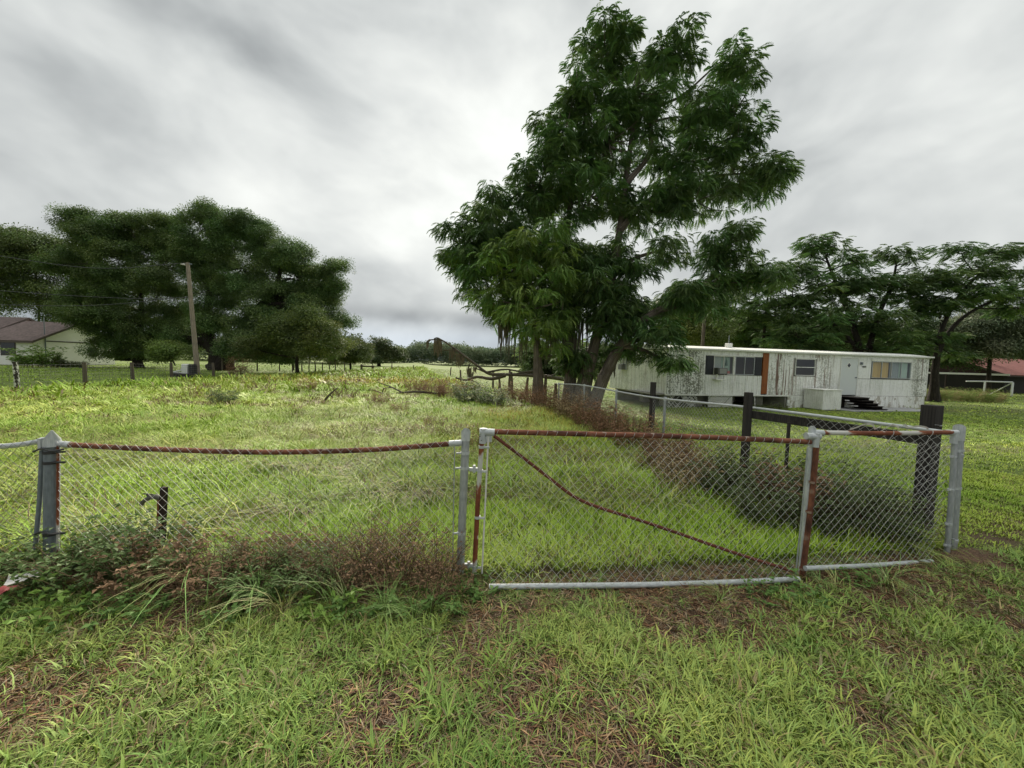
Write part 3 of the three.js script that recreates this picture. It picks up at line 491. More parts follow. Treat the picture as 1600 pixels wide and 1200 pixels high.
// background trees behind the mobile home and the red roofed house
[[1060, 500, 46, [[1050, 505, 30, 16, 9], [1085, 500, 34, 20, 11], [1070, 530, 46, 18, 13], [1120, 505, 26, 20, 8]], 'yellow green tree behind the left end of the mobile home', [0.120, 0.176, 0.042], [0.240, 0.304, 0.080]],
  [1140, 500, 50, [[1140, 505, 34, 22, 11], [1160, 525, 40, 18, 11], [1110, 530, 34, 16, 8]], 'mid green tree behind the roof vent of the mobile home', [0.088, 0.152, 0.038], [0.176, 0.256, 0.072]],
  [1250, 500, 48, [[1240, 520, 40, 24, 13], [1290, 525, 50, 22, 14], [1340, 530, 46, 20, 11], [1200, 535, 36, 18, 8]], 'dark tree seen low between the spreading trees', [0.048, 0.088, 0.029], [0.112, 0.160, 0.051]],
  [1420, 500, 46, [[1410, 530, 44, 24, 12], [1460, 535, 40, 28, 12], [1475, 565, 30, 24, 8]], 'dark tree behind the right end of the mobile home', [0.048, 0.088, 0.032], [0.104, 0.160, 0.054]],
  [1545, 500, 60, [[1500, 525, 26, 16, 8], [1540, 512, 36, 16, 10], [1580, 520, 34, 18, 10], [1520, 545, 40, 14, 10], [1575, 545, 40, 14, 10], [1620, 530, 36, 26, 10], [1550, 495, 20, 10, 4]], 'pale olive pine with a bare trunk in front of the red roofed house', [0.112, 0.144, 0.072], [0.192, 0.232, 0.120]],
].forEach(([x, , D, lobes, label, c0, c1], k) => broad(k === 4 ? 'pine_tree' : 'background_tree', label, null, k === 4 ? 1545 : x, 606, k === 4 ? 43 : D, lobes.map(([x, y, a, b, n]) => [x, y, a, b, Math.round(n * 1.5)]), 441 + k, { leaf: 1.5, clump: 1.2, per: 24, r0: k === 4 ? 0.24 : 0.3, c0, c1, floor: 2.5, trunks: k === 4 ? [[[1546, 570], [1548, 540], [1549, 515]]] : undefined }));
// the far wood that reads as one mass
{
  const R = rng(450), list = [], strip = (px0, px1, d0, d1, h0, h1, n, c0, c1) => {
    for (let k = 0; k < n; k++) {
      const px = mix(px0, px1, R()), d = mix(d0, d1, R()), x = (px - 800) / FOC * d, hump = fbm(px * 0.035, d * 0.02, 3, 77), h = mix(h0, h1, clamp(hump * 1.6 - 0.3)), y = h * Math.pow(R(), 0.6);
      list.push([V(x, gy(x, -d) + y, -d), R() * 6.28, 1.0 + 0.9 * R(), vary(mix3(c0, c1, R()), R, 0.2)]);
    }
  };
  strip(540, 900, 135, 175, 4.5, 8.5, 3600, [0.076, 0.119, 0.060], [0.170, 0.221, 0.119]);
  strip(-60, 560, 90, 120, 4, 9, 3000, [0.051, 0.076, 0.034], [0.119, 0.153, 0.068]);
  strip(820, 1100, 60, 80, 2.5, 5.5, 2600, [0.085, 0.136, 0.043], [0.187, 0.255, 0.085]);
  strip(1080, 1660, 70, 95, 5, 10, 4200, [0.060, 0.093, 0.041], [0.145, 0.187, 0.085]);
  copies('far_woods', GEO.far, M.leafFar, list, scene, { label: 'low line of distant woodland along the horizon', category: 'woods' });
}

// ------------------------------------------------------------------ white mobile home (local x runs along its front, local z points out of the front)
{
  const T = thing('mobile_home', 'weathered white single-wide mobile home with mildew streaked ribbed siding', 'mobile home', null, [7.3, 0, -18.25], 0.201), LEN = 16.28, DEEP = 4.0;
  // paint stained by mildew, tannin streaks and bare metal; u along the wall, v up it
  const stain = (u, y, heavy, brown, seed) => {
    const s = fbm(u * 26, y * 1.1, 4, seed), f = fbm(u * 9, y * 9, 4, seed + 3), sp = fbm(u * 22, y * 22, 3, seed + 5), w = fbm(u * 1.5, y * 1.2, 3, seed + 7);
    let c = mix3([0.935, 0.935, 0.915], [0.98, 0.98, 0.97], f);
    c = mix3(c, [0.55, 0.56, 0.50], sstep(0.52, 0.70, s + (w - 0.5) * 0.25) * (0.16 + heavy * 0.5));
    c = mix3(c, [0.34, 0.34, 0.28], sstep(0.58, 0.66, sp + (w - 0.5) * 0.5 + heavy * 0.07) * heavy * 0.62);
    return mix3(c, [0.42, 0.31, 0.26], sstep(0.60, 0.68, fbm(u * 14 + 40, y * 0.8, 4, seed + 9)) * brown);
  };
  const bumpFn = (a, x, b) => Math.exp(-Math.pow((x - a) / b, 2));
  const frontTex = tex(2048, 512, (a, b) => { const u = a * 17 - 0.2, y = b * 3 - 0.4; const heavy = clamp(1.0 * sstep(2.3, 1.6, u) + 0.35 * bumpFn(6.4, u, 1) + 0.4 * bumpFn(9.1, u, 0.5) + 0.6 * sstep(14.9, 15.6, u) + 0.12), brown = clamp(0.9 * bumpFn(6.5, u, 0.8) + 0.55 * bumpFn(9, u, 0.7) + 0.25 * bumpFn(4.3, u, 0.6) + 0.5 * sstep(15, 16, u)); return stain(u, y, heavy, brown, 501); });
  const endTex = tex(1024, 512, (a, b) => stain(a * 5, b * 3, 0.22, 0.12, 541));
  const skirtTex = tex(1024, 128, (a, b) => { const c = stain(a * 10, b * 1, 0.15, 0.1, 561); return mix3(c, [0.5, 0.46, 0.38], sstep(0.55, 0.7, fbm(a * 60, b * 5, 4, 563)) * 0.5); });
  const uvFront = (g) => { const P = g.attributes.position, U = g.attributes.uv; for (let k = 0; k < P.count; k++) U.setXY(k, (P.getX(k) + 0.2) / 17, (P.getY(k) + 0.4) / 3); return g; };
  const mFront = std({ map: frontTex, roughness: 0.62, metalness: 0.0 }), mEnd = std({ map: endTex, roughness: 0.65 }), mSkirt = std({ map: skirtTex, roughness: 0.8 });
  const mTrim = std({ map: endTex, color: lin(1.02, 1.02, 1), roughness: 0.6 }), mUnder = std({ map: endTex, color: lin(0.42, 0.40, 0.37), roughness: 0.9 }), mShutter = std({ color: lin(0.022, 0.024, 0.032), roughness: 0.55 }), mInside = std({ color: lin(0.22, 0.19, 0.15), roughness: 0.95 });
  const mGlass = new THREE.MeshPhysicalMaterial({ color: lin(0.9, 0.95, 0.95), transmission: 1, thickness: 0, roughness: 0.04, ior: 1.5 });
  const mAlu = std({ map: galvTex, color: lin(1.15, 1.15, 1.15), roughness: 0.45, metalness: 0.3 });
  const rib = (x0, x1, y0, y1, z = 0, pitch = 0.1, depth = 0.012) => {          // ribbed sheet: raised ribs between narrow grooves
    const b = new MB(), prof = [[x0, 0]]; for (let x = Math.ceil((x0 + 0.02) / pitch) * pitch; x < x1 - 0.03; x += pitch) prof.push([x - 0.016, 0], [x - 0.006, -depth], [x + 0.006, -depth], [x + 0.016, 0]); prof.push([x1, 0]);
    for (let k = 1; k < prof.length; k++) b.quad(V(prof[k - 1][0], y0, z + prof[k - 1][1]), V(prof[k][0], y0, z + prof[k][1]), V(prof[k][0], y1, z + prof[k][1]), V(prof[k - 1][0], y1, z + prof[k - 1][1]));
    return b.box(x0 + 0.002, x1 - 0.002, y0, y1, z - 0.05, z - 0.016);
  };
  const panel = (x0, x1, y0, y1, flat, z = 0) => { const b = flat ? new MB().box(x0, x1, y0, y1, z - 0.05, z, 0.004) : rib(x0, x1, y0, y1, z); const m = b.build('siding_panel', mFront, T); uvFront(m.geometry); return m; };
  const Y0 = 0.36, Y1 = 2.46, E = 0.004;
  panel(0.03, 1.05, Y0, Y1); panel(1.05 + E, 2.1, Y0, Y1);
  panel(2.1 + E, 3.7, Y0, 1.31); panel(3.7 + E, 5.35, Y0, 1.31); panel(2.1 + E, 5.35, 2.26, Y1, true);
  panel(5.71, 6.5, Y0, Y1); panel(6.5 + E, 7.25, Y0, Y1); panel(7.25 + E, 8.66, Y0, 1.33); panel(7.25 + E, 8.66, 2.27, Y1, true); panel(8.66 + E, 9.46, Y0, Y1);
  panel(9.46 + E, 10.17, Y0, Y1, true); panel(10.17 + E, 11.35, 2.34, Y1, true); panel(11.35 + E, 12.22, Y0, 1.27, true); panel(11.35 + E, 12.22, 1.275, Y1, true);
  panel(12.22 + E, 13.65, Y0, 1.27); panel(13.65 + E, 15.02, Y0, 1.27); panel(12.22 + E, 15.02, 2.26, Y1, true); panel(15.02 + E, 16.2, Y0, 1.27); panel(15.02 + E, 16.2, 1.275, Y1);
  // left end, skewed, and the two walls out of sight
  { const ang = Math.atan2(0.92, 4.0), L = Math.hypot(0.92, 4.0); for (let k = 0; k < 4; k++) { const b = rib(L * k / 4 + 0.003, L * (k + 1) / 4, 0.36, 2.46, 0, 0.12, 0.01), m = b.build('siding_panel', mEnd, T); const P = m.geometry.attributes.position, U = m.geometry.attributes.uv; for (let q = 0; q < P.count; q++) U.setXY(q, P.getX(q) / 5, P.getY(q) / 3); m.position.set(-0.92, 0, -4.0); m.rotation.y = -(Math.PI / 2 - ang); } }
  new MB().box(16.2, 16.26, 0.36, 2.46, -4.0, 0.0).build('end_wall', mEnd, T); new MB().box(-0.9, 16.2, 0.36, 2.46, -4.06, -4.0).build('rear_wall', mEnd, T);
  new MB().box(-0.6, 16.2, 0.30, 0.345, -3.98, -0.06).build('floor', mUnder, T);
  new MB().box(0.0, 16.2, 0.36, 2.44, -1.45, -1.4).build('inner_wall', mInside, T);
  // roof, eave and floor trims
  { const b = new MB(), z0 = 0.12, z1 = -4.14, n = 8, y = (t) => 2.56 + 0.22 * Math.sin(Math.PI * t), xa = (t) => mix(-0.08, -1.05, t); let pv = null;
    for (let k = 0; k <= n; k++) { const t = k / n, z = mix(z0, z1, t); const q = [V(xa(t), y(t), z), V(16.42, y(t), z)]; if (pv) { b.quad(pv[0], pv[1], q[1], q[0]); b.quad(pv[0].clone().setY(2.50), q[0].clone().setY(2.50), q[1].clone().setY(2.50), pv[1].clone().setY(2.50)); b.quad(pv[0], q[0], q[0].clone().setY(2.50), pv[0].clone().setY(2.50)); b.quad(pv[1], pv[1].clone().setY(2.5), q[1].clone().setY(2.5), q[1]); } pv = q; }
    b.build('roof', std({ map: endTex, color: lin(0.85, 0.86, 0.85), roughness: 0.8 }), T); }
  new MB().box(-0.06, 16.4, 2.50, 2.575, 0.123, 0.15, 0.006).build('eave_trim', mTrim, T); new MB().box(-0.02, 16.3, 2.463, 2.497, 0.0, 0.05).build('eave_gap', mTrim, T);
  new MB().box(0.0, 7.2, 0.285, 0.355, -0.02, 0.035, 0.006).build('floor_trim', mTrim, T); new MB().box(-0.005, 0.05, 0.30, 2.47, -0.03, 0.02, 0.005).build('corner_trim', mTrim, T);
  for (const [x0, x1] of [[6.98, 8.5], [8.504, 10.1], [10.104, 11.4], [11.404, 13.5], [13.504, 16.15]]) { const m = new MB().box(x0, x1, -0.42, 0.345, -0.04, 0.012 + (x0 % 1) * 0.01, 0.004).build('skirt_panel', mSkirt, T); const P = m.geometry.attributes.position, U = m.geometry.attributes.uv; for (let q = 0; q < P.count; q++) U.setXY(q, (P.getX(q) - 6.5) / 10, P.getY(q) + 0.42); }
  new MB().box(11.36, 16.2, 1.262, 1.283, 0.0, 0.012).build('seam_trim', std({ color: lin(0.2, 0.19, 0.17), roughness: 0.8 }), T);
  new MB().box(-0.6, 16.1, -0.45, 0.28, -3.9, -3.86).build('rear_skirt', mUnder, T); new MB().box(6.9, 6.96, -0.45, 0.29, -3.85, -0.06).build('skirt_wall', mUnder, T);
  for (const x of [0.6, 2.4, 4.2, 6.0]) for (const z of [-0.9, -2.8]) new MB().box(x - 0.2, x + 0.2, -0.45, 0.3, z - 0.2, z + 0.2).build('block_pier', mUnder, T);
  // windows
  const win = (x0, x1, y0, y1, cols, fr = mAlu, hor = false) => {
    const w = new MB(); const f = 0.03; w.box(x0, x1, y0, y0 + f, -0.045, 0.02, 0.004).box(x0, x1, y1 - f, y1, -0.045, 0.02, 0.004).box(x0, x0 + f, y0 + f, y1 - f, -0.045, 0.02, 0.004).box(x1 - f, x1, y0 + f, y1 - f, -0.045, 0.02, 0.004);
    for (let k = 1; k < cols; k++) { const t = k / cols; hor ? w.box(x0 + f, x1 - f, mix(y0, y1, t) - 0.018, mix(y0, y1, t) + 0.018, -0.04, 0.012, 0.004) : w.box(mix(x0, x1, t) - 0.016, mix(x0, x1, t) + 0.016, y0 + f, y1 - f, -0.04, 0.012, 0.004); }
    const m = w.build('window', fr, T);
    for (let k = 0; k < cols; k++) { const a = hor ? [x0 + f, x1 - f, mix(y0, y1, k / cols) + 0.02, mix(y0, y1, (k + 1) / cols) - 0.02] : [mix(x0, x1, k / cols) + 0.018, mix(x0, x1, (k + 1) / cols) - 0.018, y0 + f, y1 - f]; new MB().quad(V(a[0], a[2], -0.015), V(a[1], a[2], -0.015), V(a[1], a[3], -0.015), V(a[0], a[3], -0.015)).build('pane', mGlass, m); }
    return m;
  };
  const drape = (x0, x1, y0, y1, z, mat, name = 'curtain', waves = 9) => { const b = new MB(), n = waves * 4; let pv = null; for (let k = 0; k <= n; k++) { const x = mix(x0, x1, k / n), zz = z + 0.02 * Math.sin(k / 4 * 6.283), q = [V(x, y0, zz), V(x, y1, zz)]; if (pv) b.quad(pv[0], q[0], q[1], pv[1]); pv = q; } return b.build(name, mat, T); };
  const wA = win(2.56, 3.68, 1.34, 2.24, 2, mTrim), wB = win(3.76, 4.88, 1.34, 2.24, 2, mAlu); win(7.33, 8.58, 1.37, 2.23, 2, mTrim, true); win(12.28, 14.98, 1.32, 2.22, 4, mAlu);
  for (const [x0, x1] of [[2.13, 2.53], [4.9, 5.29]]) { const s = new MB().box(x0, x1, 1.34, 2.24, -0.045, 0.025, 0.006).build('shutter', mShutter, T); for (let k = 0; k < 14; k++) { const y = 1.40 + k * 0.056; const q = new MB().box(x0 + 0.05, x1 - 0.05, y, y + 0.03, 0.025, 0.036, 0.003).build('slat', mShutter, s); } }
  new MB().box(3.69, 3.75, 1.32, 2.255, -0.04, 0.02, 0.004).build('window_post', mTrim, T); new MB().box(2.12, 5.3, 2.245, 2.29, 0.004, 0.04, 0.005).build('window_head', mTrim, T); new MB().box(7.27, 8.64, 2.235, 2.30, 0.004, 0.03, 0.005).build('window_head', mTrim, T); new MB().box(12.22, 15.0, 2.225, 2.38, 0.004, 0.035, 0.006).build('window_head', mTrim, T);
  const mPale = std({ color: lin(0.62, 0.62, 0.58), roughness: 0.9, side: THREE.DoubleSide }), mYellow = std({ color: lin(0.66, 0.42, 0.14), roughness: 0.95, side: THREE.DoubleSide }), mGrey = std({ color: lin(0.34, 0.36, 0.37), roughness: 0.95, side: THREE.DoubleSide }), mMint = std({ color: lin(0.50, 0.60, 0.52), roughness: 0.95, side: THREE.DoubleSide });
  drape(2.6, 3.06, 1.36, 2.2, -0.12, mPale); drape(3.1, 3.64, 1.36, 2.2, -0.2, mMint, 'curtain', 5); drape(12.3, 13.58, 1.34, 2.2, -0.12, mYellow, 'blind', 4); drape(13.66, 14.3, 1.34, 2.2, -0.12, mGrey, 'curtain', 4); drape(14.32, 14.95, 1.34, 2.2, -0.13, mMint, 'curtain', 6);
  { const b = new MB(); b.box(3.30, 3.56, 1.38, 1.52, -0.16, -0.06, 0.02); b.build('pink_bowl', std({ color: lin(0.45, 0.12, 0.10), roughness: 0.6 }), T); }
  { const g = new THREE.ConeGeometry(0.07, 0.42, 8); const b = new MB().geo(g, new THREE.Matrix4().makeTranslation(3.35, 1.98, -0.1)); b.build('hanging_ornament', std({ color: lin(0.10, 0.16, 0.12), roughness: 0.8 }), T); }
  // window air conditioner on its shelf
  { const g = new MB().box(2.58, 3.10, 1.345, 1.66, -0.1, 0.30, 0.015).build('air_conditioner', std({ color: lin(0.10, 0.10, 0.10), roughness: 0.6 }), T); new MB().box(2.66, 3.05, 1.38, 1.63, 0.301, 0.312, 0.004).build('grille', std({ color: lin(0.30, 0.30, 0.29), roughness: 0.7 }), g);
    new MB().box(2.50, 3.06, 1.07, 1.13, 0.014, 0.30, 0.008).box(2.56, 2.61, 1.13, 1.34, 0.2, 0.25).box(2.97, 3.02, 1.13, 1.34, 0.2, 0.25).build('air_conditioner_shelf', mTrim, T); }
  // door with its diamond light
  { const d = new MB().box(10.21, 11.31, 0.40, 2.325, -0.05, 0.014, 0.006).build('door', std({ color: lin(0.68, 0.71, 0.70), roughness: 0.5 }), T);
    const dm = (r, z, name, mat, par) => { const b = new MB(), c = V(10.72, 1.97, z), k = [V(0, -r, 0), V(r * 0.85, 0, 0), V(0, r, 0), V(-r * 0.85, 0, 0)].map((v) => v.add(c)); b.quad(...k); return b.build(name, mat, par); };
    dm(0.20, 0.018, 'diamond_frame', mTrim, d); dm(0.13, 0.022, 'diamond_pane', std({ color: lin(0.03, 0.03, 0.035), roughness: 0.1 }), d);
    new MB().tube([V(11.22, 1.33, 0.01), V(11.22, 1.33, 0.07)], 0.03, 10).build('handle', M.galvDull, d);
    new MB().box(10.172, 10.205, 0.37, 2.37, -0.03, 0.03, 0.004).box(11.315, 11.345, 0.37, 2.37, -0.03, 0.03, 0.004).box(10.205, 11.315, 2.33, 2.37, -0.03, 0.03, 0.004).build('door_frame', mTrim, T); }
  new MB().box(5.36, 5.69, 0.40, 2.46, -0.05, 0.03, 0.006).build('brown_board', M.brownBoard, T).userData.label = 'bare orange brown plywood strip';
  new MB().box(11.47, 11.60, 2.02, 2.15, 0.0, 0.06, 0.01).build('porch_light', M.galvDull, T); new MB().box(11.63, 11.85, 1.88, 1.96, 0.0, 0.03, 0.006).build('number_plate', std({ color: lin(0.12, 0.12, 0.12), roughness: 0.6 }), T);
  { const w = new MB().box(-0.03, 0.03, 1.40, 2.12, -3.15, -2.6, 0.008).build('end_window', mAlu, T); w.position.x = -0.667; new MB().box(-0.05, 0.05, 1.74, 2.08, -3.1, -2.65).build('upper_pane', std({ color: lin(0.45, 0.47, 0.4), roughness: 0.2 }), w); new MB().box(-0.25, 0.02, 1.43, 1.72, -3.08, -2.68, 0.012).build('air_conditioner', std({ color: lin(0.16, 0.16, 0.16), roughness: 0.6 }), w); }
  // broken lattice skirting under the left half: crossed laths
  const lath = (x0, x1, y0, y1, seed, keep) => { const R = rng(seed), h = y1 - y0; for (const s of [-1, 1]) for (let xs = x0 - h; xs < x1; xs += 0.085) { const drop = R() > keep, cut = R() < 0.3 ? 0.5 : 0; if (drop) continue; const t0 = clamp((x0 - xs) / h), t1 = clamp((x1 - xs) / h); if (t1 - t0 < 0.12) continue; const e = mix(t1, t0, cut * (1 - keep)), p = (t) => s > 0 ? V(xs + h * t, y0 + h * t, -0.05 + s * 0.008) : V(xs + h * t, y1 - h * t, -0.05 + s * 0.008); new MB().tube([p(t0), p(e)], 0.017, 4).build('lath', mTrim, T); } };
  lath(2.4, 3.75, -0.28, 0.27, 571, 0.95); lath(0.2, 1.8, -0.32, 0.25, 572, 0.6);
  new MB().tube([V(5.1, 0.3, -0.1), V(5.04, -0.35, 0.02)], 0.025, 6).build('drain_pipe', mTrim, T);
  { const v = new MB().box(4.05, 4.3, 2.66, 2.94, -1.1, -0.85, 0.02).build('roof_vent', mTrim, T); new MB().tube([V(4.17, 2.9, -0.97), V(4.17, 3.35, -0.97)], 0.018, 5).build('vent_rod', M.galvDull, v); }
  const L2W = (x, y, z) => V(x, y, z).applyAxisAngle(V(0, 1, 0), 0.201).add(V(7.3, 0, -18.25));
  // white box and steps stand in front of it
  { const p = L2W(8.35, 0, 0.62), c = thing('utility_box', 'white box shaped cover standing against the mobile home left of the steps', 'box', null, [p.x, gy(p.x, p.z), p.z], 0.201);
    const m = (g, n, mat) => { const q = g.build(n, mat, c); return q; };
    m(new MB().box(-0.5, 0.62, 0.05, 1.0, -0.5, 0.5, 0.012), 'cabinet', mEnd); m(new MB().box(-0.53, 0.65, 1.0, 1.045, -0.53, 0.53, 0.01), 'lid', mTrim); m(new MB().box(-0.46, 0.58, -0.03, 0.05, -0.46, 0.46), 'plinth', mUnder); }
  { const p = L2W(10.75, 0, 0.1), st = thing('wooden_steps', 'dark wooden steps leading up to the pale door of the mobile home', 'steps', null, [p.x, gy(p.x, p.z), p.z], 0.201), W = 1.2;
    for (let k = 0; k < 5; k++) { const y = 0.66 - k * 0.145, x = -0.45 + k * 0.3; new MB().box(x - 0.62 + k * 0.02, x + 0.2, y - 0.04, y, 0.02, W, 0.006).build('tread', M.stepWood, st); new MB().box(x + 0.15, x + 0.19, y - 0.145, y - 0.04, 0.05, W - 0.04).build('riser', M.stepWood, st); }
    new MB().box(-1.05, -0.35, -0.05, 0.62, 0.04, 0.09).build('side_board', M.stepWood, st); }
  { const p = L2W(11.9, 0, 0.85), s = new MB(), g = new THREE.BoxGeometry(5.6, 0.1, 1.5, 8, 1, 4); const q = g.attributes.position; for (let k = 0; k < q.count; k++) q.setY(k, q.getY(k) + 0.02 * vnoise(q.getX(k) * 3, q.getZ(k) * 3, 9)); g.computeVertexNormals(); const m = s.geo(g).build('concrete_path', std({ map: tex(256, 256, (u, v) => grey(0.5 + 0.22 * fbm(u * 16, v * 16, 5, 581, 16)), true, 3, 1), roughness: 0.95 })); m.position.set(p.x, gy(p.x, p.z) - 0.005, p.z); m.rotation.y = 0.201; m.userData = { kind: 'structure' }; }
}

// ------------------------------------------------------------------ houses left and right
const shingleTex = (seed, a, b) => tex(512, 512, (u, v) => { const row = Math.floor(v * 32), off = (row % 2) * 0.5, cell = Math.floor(u * 24 + off), t = hash(cell, row, seed); return mix3(a, b, clamp(t * 0.6 + fbm(u * 8, v * 8, 4, seed, 8) * 0.5)); }, true, 0.22, 0.22);
const thickQuad = (b, p, th) => { const n = p[1].clone().sub(p[0]).cross(p[3].clone().sub(p[0])).normalize().multiplyScalar(-th), q = p.map((v) => v.clone().add(n)); b.quad(...p); b.quad(q[3], q[2], q[1], q[0]); for (let k = 0; k < 4; k++) b.quad(p[k], q[k], q[(k + 1) % 4], p[(k + 1) % 4]); return b; };
function gableHouse(name, label, pos, turn, o) {                               // local x along the eaves, gable at x = 0, local z from front eave (0) to back (-w)
  const H = thing(name, label, 'house', null, pos, turn), { len, w, eave, rise, over } = o, s = o.flip ? -1 : 1, X = (x) => x * s;
  const wall = new MB(); wall.box(X(0), X(len), 0, eave, -0.2, 0).box(X(0), X(len), 0, eave, -w, -w + 0.2).box(X(0), X(0.2), 0, eave, -w + 0.2, -0.2).box(X(len - 0.2), X(len), 0, eave, -w + 0.2, -0.2); wall.build('wall', o.wallMat, H);
  for (const gx of [0, len - 0.2]) { const sh = new THREE.Shape([new THREE.Vector2(0, 0), new THREE.Vector2(w, 0), new THREE.Vector2(w / 2, rise)]), g = new THREE.ExtrudeGeometry(sh, { depth: 0.2, bevelEnabled: false }); g.rotateY(Math.PI / 2); g.translate(Math.min(X(gx), X(gx + 0.2)), eave, 0); new MB().geo(g).build('gable', o.gableMat || o.wallMat, H); }
  const k = rise / (w / 2), roofs = [], x0 = Math.min(X(-over), X(len + over)), x1 = Math.max(X(-over), X(len + over));
  { const b = new MB(), zf = over, yf = eave - over * k + 0.12, yr = eave + rise + 0.12; thickQuad(b, [V(x0, yf, zf), V(x1, yf, zf), V(x1, yr, -w / 2), V(x0, yr, -w / 2)], 0.1); b.build('roof', o.roofMat, H); const c = new MB(); thickQuad(c, [V(x1, yf, -w - over), V(x0, yf, -w - over), V(x0, yr, -w / 2), V(x1, yr, -w / 2)], 0.1); c.build('roof', o.roofMat, H);
    new MB().box(x0, x1, yf - 0.24, yf - 0.06, zf - 0.06, zf - 0.015).build('fascia', o.trimMat, H);
    const rake = new MB(), xg = s > 0 ? x0 : x1; for (const [za, zb, ya, yb] of [[zf, -w / 2, yf, yr], [-w - over, -w / 2, yf, yr]]) rake.quad(V(xg - 0.02 * s, ya - 0.22, za), V(xg - 0.02 * s, yb - 0.22, zb), V(xg - 0.02 * s, yb, zb), V(xg - 0.02 * s, ya, za)); rake.build('rake_board', o.trimMat, H); }
  return H;
}
{
  const stucco = std({ map: tex(256, 256, (u, v) => mix3([0.92, 0.905, 0.88], [0.97, 0.965, 0.95], fbm(u * 8, v * 8, 5, 601, 8)), true, 0.3, 0.3), roughness: 0.95 }), roof = std({ map: shingleTex(611, [0.27, 0.23, 0.22], [0.42, 0.36, 0.35]), roughness: 0.95 }), trim = std({ color: lin(0.09, 0.07, 0.06), roughness: 0.8 }), dark = std({ color: lin(0.015, 0.017, 0.02), roughness: 0.15 });
  const H = gableHouse('cream_house', 'cream stucco house with brown shingle gable roof at the left edge', [-48.6, 0.05, -39], 0.03, { len: 14, w: 8.2, eave: 2.6, rise: 2.0, over: 0.5, flip: true, wallMat: stucco, roofMat: roof, trimMat: trim });
  const w1 = new MB().box(-3.2, -1.7, 0.95, 2.3, 0.0, 0.03).build('window', trim, H); new MB().box(-3.12, -1.78, 1.02, 2.23, 0.03, 0.045).build('pane', dark, w1);
  const w2 = new MB().box(0.0, 0.04, 0.95, 2.0, -6.1, -5.2).build('window', trim, H); new MB().box(0.04, 0.055, 1.02, 1.93, -6.03, -5.27).build('pane', dark, w2);
  new MB().tube([V(0.06, 0.2, -1.0), V(0.06, 3.0, -1.0)], 0.05, 6).build('conduit', M.galvDull, H); new MB().tube([V(0.02, 2.9, -1.0), V(0.02, 5.0, -1.0)], 0.045, 6).build('service_mast', M.galvDull, H); new MB().box(0.03, 0.06, 2.45, 2.56, -7.9, -1.1).build('wall_trim', trim, H);
  const H2 = gableHouse('upper_house', 'upper part', [-54.7, 0.05, -40.6], 0.03, { len: 8, w: 5.6, eave: 3.5, rise: 1.55, over: 0.4, flip: true, wallMat: stucco, roofMat: roof, trimMat: trim });
  H2.updateMatrixWorld(true); H.updateMatrixWorld(true); for (const m of [...H2.children]) H.attach(m); scene.remove(H2);
}
{
  const brown = std({ map: tex(256, 256, (u, v) => mix3([0.20, 0.135, 0.13], [0.28, 0.20, 0.19], fbm(u * 40, v * 3, 3, 621, 2)), true, 0.4, 0.4), roughness: 0.9 }), red = std({ map: shingleTex(623, [0.42, 0.24, 0.22], [0.57, 0.35, 0.32]), roughness: 0.9 }), white = std({ color: lin(0.72, 0.72, 0.72), roughness: 0.7 }), dark = std({ color: lin(0.025, 0.022, 0.022), roughness: 0.9 });
  const trim = std({ color: lin(0.06, 0.04, 0.04), roughness: 0.8 });
  const gyr = gy(58, -46), H = gableHouse('red_roof_house', 'dark brown house with a red shingle roof at the right edge', [58.6, gyr, -45.8], 0.2, { len: 20, w: 10, eave: 2.35, rise: 1.95, over: 0.6, wallMat: dark, gableMat: brown, roofMat: red, trimMat: trim });
  new MB().box(-0.65, -0.5, 2.12, 2.34, -10.6, 0.7).build('porch_beam', white, H);
  for (const z of [-10, -5]) new MB().box(-0.62, -0.5, 0, 2.12, z - 0.06, z + 0.06).build('porch_post', trim, H);
  const c = new MB().box(2.2, 3.8, 2.6, 5.0, -5.6, -4.6, 0.02).build('chimney', std({ color: lin(0.22, 0.06, 0.05), roughness: 0.9 }), H); new MB().box(2.8, 3.4, 5.0, 5.4, -5.4, -4.8, 0.02).build('chimney_pot', std({ color: lin(0.2, 0.05, 0.045), roughness: 0.9 }), c);
}
{ // white goal frame on the far lawn
  const a = at(1538, 606, 41), b = at(1581, 612, 40), g0 = gy(a.x, a.z), f = thing('goal_frame', 'white tubular goal frame on the lawn before the red roofed house', 'goal', null, [a.x, g0, a.z]), w = std({ color: lin(0.75, 0.75, 0.75), roughness: 0.5 }), d = b.clone().sub(a).setY(0);
  new MB().tube([V(0, 0, 0), V(0, 1.45, 0)], 0.07, 8).build('post', w, f); new MB().tube([d.clone(), d.clone().setY(1.45)], 0.09, 8).build('post', w, f); new MB().tube([V(-1.3, 1.42, -0.6), V(0, 1.47, 0), d.clone().setY(1.47)], 0.07, 8).build('crossbar', w, f);
  new MB().tube([d.clone().setY(1.45), d.clone().add(V(0.2, -0.0, -2))], 0.05, 6).build('brace', w, f);
}

